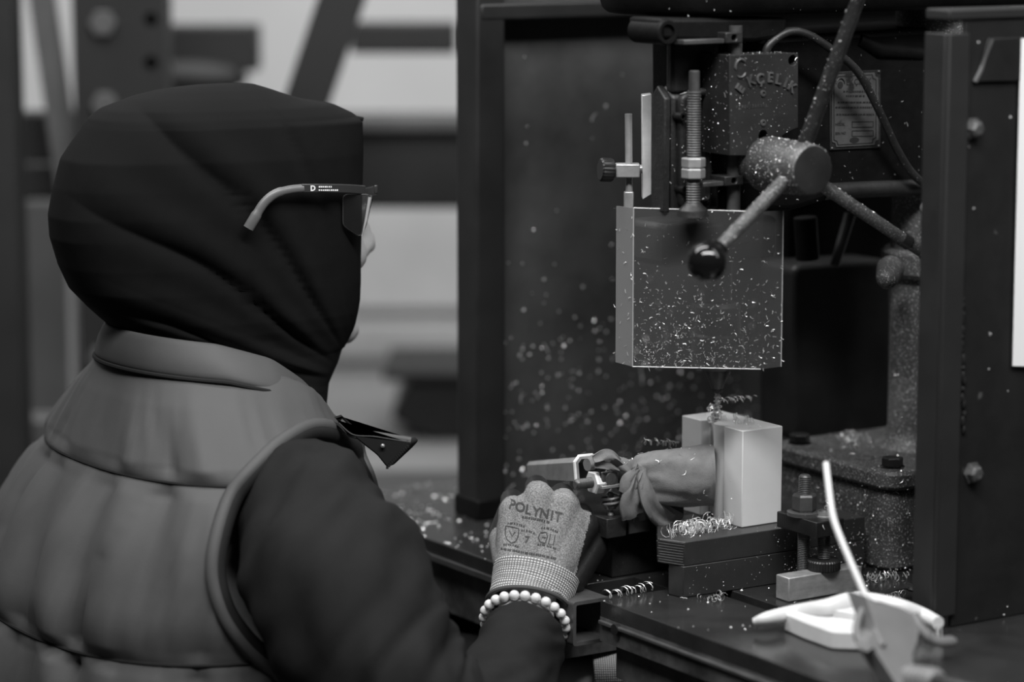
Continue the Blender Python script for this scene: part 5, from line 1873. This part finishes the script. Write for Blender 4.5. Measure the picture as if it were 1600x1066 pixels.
# print on the back of the glove
gb2 = BVHTree.FromPolygons([v.co + BASE[pr][0] for v in gm.vertices], [tuple(p.vertices) for p in gm.polygons])
gn = Vector((0.0, -1, 0.10)).normalized()
tilt = math.radians(-11)
gx = Vector((math.cos(tilt), 0, math.sin(tilt)))
gy_ = gn.cross(gx)
bm = NB()


def gtext(s, x, y, size, rot=0.0, bold=0.0):
    me = text_mesh(s, size, 0, bold=bold)
    a = Matrix.Rotation(rot, 3, gn)
    put(bm, me, basis(hp_(x, y, -0.16), a @ gx, a @ gy_, gn))


for ch_, x, y in zip('POLYNIT', (800, 813, 826, 839, 852, 864, 874), (806, 809, 812, 815, 818, 821, 823)):
    gtext(ch_, x, y, 0.0120, 0.0, 0.0003)
gtext('7', 824, 857, 0.0085, 0.1, 0.0003)
# unreadable small lines: worn dashes
rng = random.Random(12)
for (x0, y0, x1, y1, hgt) in ((817, 823, 862, 832, 3.4), (793, 834, 822, 838, 2.6), (815, 843, 838, 848, 2.8), (848, 839, 876, 847, 2.8), (787, 866, 812, 869, 2.4), (842, 864, 872, 872, 2.6), (783, 872, 872, 886, 3.0)):
    n = int(math.hypot(x1 - x0, y1 - y0) / 3.4)
    for k in range(n):
        t = (k + rng.random() * 0.4) / n
        cx, cy = x0 + (x1 - x0) * t, y0 + (y1 - y0) * t + 2.0 * math.sin(t * 3.1) * -1
        c = hp_(cx, cy, -0.16)
        w_, h_ = rng.uniform(0.8, 1.5) * 0.0006, hgt * 0.0003
        q = [c - gx * w_ - gy_ * h_, c + gx * w_ - gy_ * h_, c + gx * w_ + gy_ * h_, c - gx * w_ + gy_ * h_]
        bm.faces.new([bm.verts.new(v) for v in q])


def gline(pts, w_=0.0009):
    P = [hp_(x, y, -0.16) for x, y in pts]
    ribbon(bm, P, w_, gn)


gline([(790, 838), (789, 850), (792, 858), (799, 863), (806, 860), (810, 852), (811, 841), (800, 839), (790, 838)])
gline([(796, 845), (800, 853), (805, 846)])
gline([(846, 846), (842, 853), (845, 860), (853, 862), (857, 852), (855, 846), (846, 846)])
gline([(862, 848), (858, 863), (866, 865), (869, 850)]); gline([(848, 853), (855, 854)])
for v in bm.verts:
    hit = gb2.ray_cast(v.co, -gn)
    if hit[0] is not None:
        v.co = hit[0] + gn * 0.0005
M['gprint'] = mat('faded_black_print', 0.045, 0.9, 0, 0.5, 600)
obj('printed_lettering', bm, 'gprint', gl, smooth=None)

# knit cuff
def cuff(path, rad, flat, parent, uvsc, name='knit_cuff', m='cuff', seg=72):
    P = [Vector(p) for p in catmull(path, 10)]
    Rd = [c[0] for c in catmull([(r_, 0, 0) for r_ in rad], 10)]
    n = len(P)
    bm = NB()
    uvl = bm.loops.layers.uv.new('UVMap')
    x = Vector((1, 0, 0))
    rings = []
    for i in range(n):
        T_ = (P[min(i + 1, n - 1)] - P[max(i - 1, 0)]).normalized()
        x = (x - T_ * x.dot(T_)).normalized()
        y = T_.cross(x)
        rings.append([bm.verts.new(P[i] + (x * math.cos(2 * math.pi * k / seg) + y * math.sin(2 * math.pi * k / seg) * flat) * Rd[i] * (1 + 0.012 * nz(k * 0.3, i * 0.25, 1.0))) for k in range(seg)])
    for i in range(n - 1):
        for k in range(seg):
            j = (k + 1) % seg
            f = bm.faces.new((rings[i][k], rings[i][j], rings[i + 1][j], rings[i + 1][k]))
            for lp, (uu, vv) in zip(f.loops, ((k, i), (k + 1, i), (k + 1, i + 1), (k, i + 1))):
                lp[uvl].uv = (uu / seg * uvsc[0], vv / (n - 1) * uvsc[1])
    o = obj(name, bm, m, parent, smooth=180)
    md = o.modifiers.new('thick', 'SOLIDIFY'); md.thickness = 0.0022; md.offset = -1
    return o


cpts = [hp_(838, 896, -0.088), hp_(834, 912, -0.094), hp_(829, 928, -0.101), hp_(826, 937, -0.105), hp_(825, 944, -0.108)]
cuff(cpts, [0.0418, 0.0408, 0.0392, 0.0382, 0.0390], 0.92, gl, (1, 1))
w0 = hp_(825, 944, -0.108)
dax = (hp_(825, 944, -0.108) - hp_(826, 937, -0.105)).normalized()
bx_ = (Vector((1, 0, 0)) - dax * dax.x).normalized(); by_ = dax.cross(bx_)
bm = NB(); tube(bm, [w0 + (bx_ * math.cos(a) + by_ * math.sin(a) * 0.92) * 0.0388 for a in np.linspace(0, 2 * math.pi, 49)], 0.0022, 8, caps=False); obj('cuff_welt', bm, 'cuff_dark', gl)
# second glove, mostly under the table
bm = NB()
H2 = HD[1]
for k in range(4):
    b0 = H2 + Vector((-0.03, 0.0, -0.008 + 0.0)) + Vector((0, -0.03 + 0.02 * k, 0))
    b1 = H2 + Vector((0.045, -0.03 + 0.02 * k, 0.0))
    capsule(bm, b0, b1, 0.014, 0.012)
    capsule(bm, b1, b1 + Vector((0.022, 0, -0.018)), 0.012, 0.0105)
    capsule(bm, b1 + Vector((0.022, 0, -0.018)), b1 + Vector((0.008, 0, -0.036)), 0.0105, 0.009)
capsule(bm, H2 + Vector((-0.03, -0.03, -0.005)), H2 + Vector((0.02, -0.045, -0.03)), 0.014, 0.011)
gm2 = remeshed(bm, 0.0026, 5, 0.5)
g2 = obj('glove', gm2, 'knit', pr, smooth=None)
cuff([H2 + Vector((-0.030, 0, 0)), H2 + Vector((-0.048, 0, -0.001)), H2 + Vector((-0.066, 0, -0.002))], [0.034, 0.034, 0.036], 0.9, g2, (1, 1))

# ---- trousers and shoes (below the picture)
bm = NB()
for s in (-1, 1):
    hip, knee, ank = tf(-0.02, s * 0.085, -0.605), tf(0.40, s * 0.10, -0.63), tf(0.37, s * 0.10, ZF + 0.13)
    capsule(bm, hip, knee, 0.092, 0.070); capsule(bm, knee, ank, 0.068, 0.060)
capsule(bm, tf(-0.03, -0.06, -0.60), tf(-0.03, 0.06, -0.60), 0.115, 0.115)
me = remeshed(bm, 0.010, 4)
obj('trousers', me, 'trouser', pr, smooth=None)
for s in (-1, 1):
    bm = NB(); capsule(bm, tf(0.36, s * 0.10, ZF + 0.05), tf(0.54, s * 0.11, ZF + 0.045), 0.048, 0.042)
    for v in bm.verts:
        v.co.z = max(v.co.z, ZF + 0.001)
    obj('shoe', bm, 'rubber', pr, smooth=180)
st_ = thing('work_stool', 'round work stool under the seated worker', 'stool', tf(-0.04, 0, ZF), 'w')
bm = NB(); lathe(bm, tf(-0.04, 0, -0.765), (0, 0, 1), [(0, 0), (0, 0.17), (0.01, 0.18), (0.035, 0.18), (0.045, 0.17), (0.045, 0)], 40); obj('seat', bm, 'rubber', st_)
for k in range(4):
    a = k * math.pi / 2 + 0.5
    bm = NB(); tube(bm, [tf(-0.04 + 0.11 * math.cos(a), 0.11 * math.sin(a), -0.765), tf(-0.04 + 0.17 * math.cos(a), 0.17 * math.sin(a), ZF)], 0.012, 12); obj('leg', bm, 'steel_dark', st_)

# ---- bracelet of pearl beads
bcn = hp_(820, 973, -0.1170)
dax = (hp_(822, 950, -0.106) - hp_(816, 1010, -0.145)).normalized()
bx_ = (Vector((1, 0, 0)) - dax * dax.x).normalized(); by_ = dax.cross(bx_)
bl = thing('bead_bracelet', 'string of white pearl beads round the wrist below the glove cuff', 'bracelet', bcn, 'w')
ring = [bcn + (bx_ * math.cos(a) + by_ * math.sin(a) * 0.92) * 0.0392 + dax * 0.004 * math.cos(a + 2.6) for a in np.linspace(0, 2 * math.pi, 24, endpoint=False)]
bm = NB(); tube(bm, ring + [ring[0]], 0.0008, 6, caps=False); obj('cord', bm, 'bead', bl)
bm = NB(); ball(bm, (0, 0, 0), 0.0050, 16, 10); bead = finish(bm, 180)
bead.materials.append(M['bead'])
for p in ring:
    o = bpy.data.objects.new('bead', bead); COL.objects.link(o); o.parent = bl; o.location = p - bcn

# ---- safety glasses
gls = thing('safety_glasses', 'clear safety glasses with dark temple worn over the hood', 'glasses', hf(0.165, 0, hz(340)), 'w')
FL = 0.1440


def gp(x, y, l):
    """picture point on the head's side plane at distance l from its middle"""
    r_ = ray(x, y)
    n = np.array([-math.sin(HY), math.cos(HY), 0])
    return Vector(CAM + r_ * ((l - (CAM - np.array([HX, HYo, 0])) @ n) / (r_ @ n)))


zt_top = hz(296, 560)
tip = [(388, 357), (397, 342), (412, 318), (430, 303), (452, 296.5), (474, 294)]
for s in (-1, 1):
    lat = [0.098, 0.099, 0.099, 0.099, 0.098, 0.097]
    P = [gp(x, y, -la) for (x, y), la in zip(tip, lat)]
    if s > 0:
        Q = []
        for p in P:
            d = p - Vector((HX, HYo, 0))
            f, l = d.x * ch + d.y * sh_, -d.x * sh_ + d.y * ch
            Q.append(hf(f, -l, p.z - 0.026))
        P = Q
    bm = NB(); tube(bm, catmull(P, 7), [0.0052] * 10 + [0.0044] * 15 + [0.0040] * 11, 12, flat=0.6, upv=(0, 0, 1)); obj('temple_tip', bm, 'glass_tip', gls)
    e = P[-1]
    d = e - Vector((HX, HYo, 0))
    f0 = d.x * ch + d.y * sh_
    bm = NB()
    rings = []
    for t in np.linspace(0, 1, 8):
        f = f0 - 0.002 + (FL - 0.012 - f0) * t
        l = s * (0.097 - 0.022 * t ** 2)
        z = e.z + (zt_top - 0.15 * (l + 0.07) - e.z) * t
        rings.append([bm.verts.new(hf(f, l + a * 0.0018 * s, z + b)) for a, b in ((-1, -0.0042), (1, -0.0042), (1, 0.0042), (-1, 0.0042))])
    skin_rings(bm, rings); bm.faces.new(rings[0]); bm.faces.new(list(reversed(rings[-1])))
    tp = obj('temple', bm, 'glass_frame', gls, bevel=0.0008)
    if s < 0:
        bm = NB()
        X2 = (hf(1, 0, 0) - hf(0, 0, 0)); Y2 = Vector((0, 0, 1)); N3 = (hf(0, -1, 0) - hf(0, 0, 0))
        for (txt, x, y, sz) in (('D', 489, 294.6, 0.0070),):
            p = gp(x, y, -0.0985)
            put(bm, text_mesh(txt, sz, 0.0001, bold=0.0003), basis(p, X2, Y2, N3))
        for (x0, x1, y) in ((498, 517, 292.0), (498, 528, 297.2)):
            x = x0
            while x < x1:
                p, q = gp(x, y + 1.3, -0.0985), gp(x + random.uniform(1.6, 2.6), y - 1.3, -0.0985)
                vv = [bm.verts.new(v) for v in (p, Vector((q.x, q.y, p.z)), q, Vector((p.x, p.y, q.z)))]
                bm.faces.new(vv)
                x += 3.1
        obj('temple_print', bm, 'printw', tp, smooth=None)
# wrapped side shields
for s in (-1, 1):
    P = [gp(x, y, -0.0785) for x, y in ((536, 304), (536, 353), (563, 371), (570, 350), (579, 304))]
    if s > 0:
        P = [hf((p.x - HX) * ch + (p.y - HYo) * sh_, 0.0785, p.z - 0.024) for p in P]
    P = rounded(P, 0.005)
    bm = NB(); prism(bm, P, (hf(0, -s, 0) - hf(0, 0, 0)) * -0.0016); sd = obj('side_shield', bm, 'lens', gls)
    bm = NB(); tube(bm, P + [P[0]], 0.0006, 6, caps=False); obj('shield_edge', bm, 'rim_dim', sd)
    if s < 0:
        bm = NB(); tube(bm, [gp(577.5, 308, -0.079), gp(571, 345, -0.079), gp(565, 368, -0.079)], [0.0022, 0.0018, 0.0010], 8); obj('lens_front_edge', bm, 'rim', gls)
# brow bar
bm = NB()
rings = []
for t in np.linspace(-1, 1, 17):
    l = 0.076 * t
    f = FL + 0.010 - 0.013 * abs(t) ** 2.5
    rings.append([bm.verts.new(hf(f + a * 0.002, l, zt_top + b - 0.15 * (l + 0.07))) for a, b in ((-1, -0.0042), (1, -0.0042), (1, 0.0042), (-1, 0.0042))])
skin_rings(bm, rings); bm.faces.new(rings[0]); bm.faces.new(list(reversed(rings[-1])))
obj('brow_bar', bm, 'glass_frame', gls, bevel=0.001)
for s in (-1, 1):
    zb1, zb2 = hz(304, 560), hz(370, 560)
    out = [(0.006, zb1), (0.067, zb1), (0.068, hz(354, 540)), (0.032, zb2), (0.017, hz(364)), (0.009, hz(340))]
    pts = [hf(FL + 0.006 - 0.010 * (l / 0.068) ** 2 - 0.26 * (zb1 - z), s * l, z - 0.15 * (s * l + 0.07)) for l, z in out]
    bm = NB(); prism(bm, rounded(pts, 0.006), (hf(1, 0, 0) - hf(0, 0, 0)) * 0.0018); ln = obj('lens', bm, 'lens', gls)
    rp = rounded(pts, 0.006)
    bm = NB(); tube(bm, rp + [rp[0]], 0.0007, 6, caps=False); obj('lens_edge', bm, 'rim_dim', ln)
    bm = NB(); tube(bm, catmull([hf(FL + 0.002, s * 0.006, zb1), hf(FL + 0.0, s * 0.010, hz(340)), hf(FL - 0.004, s * 0.018, hz(368))], 5), 0.0016, 8); obj('nose_bridge', bm, 'rim_dim', gls)
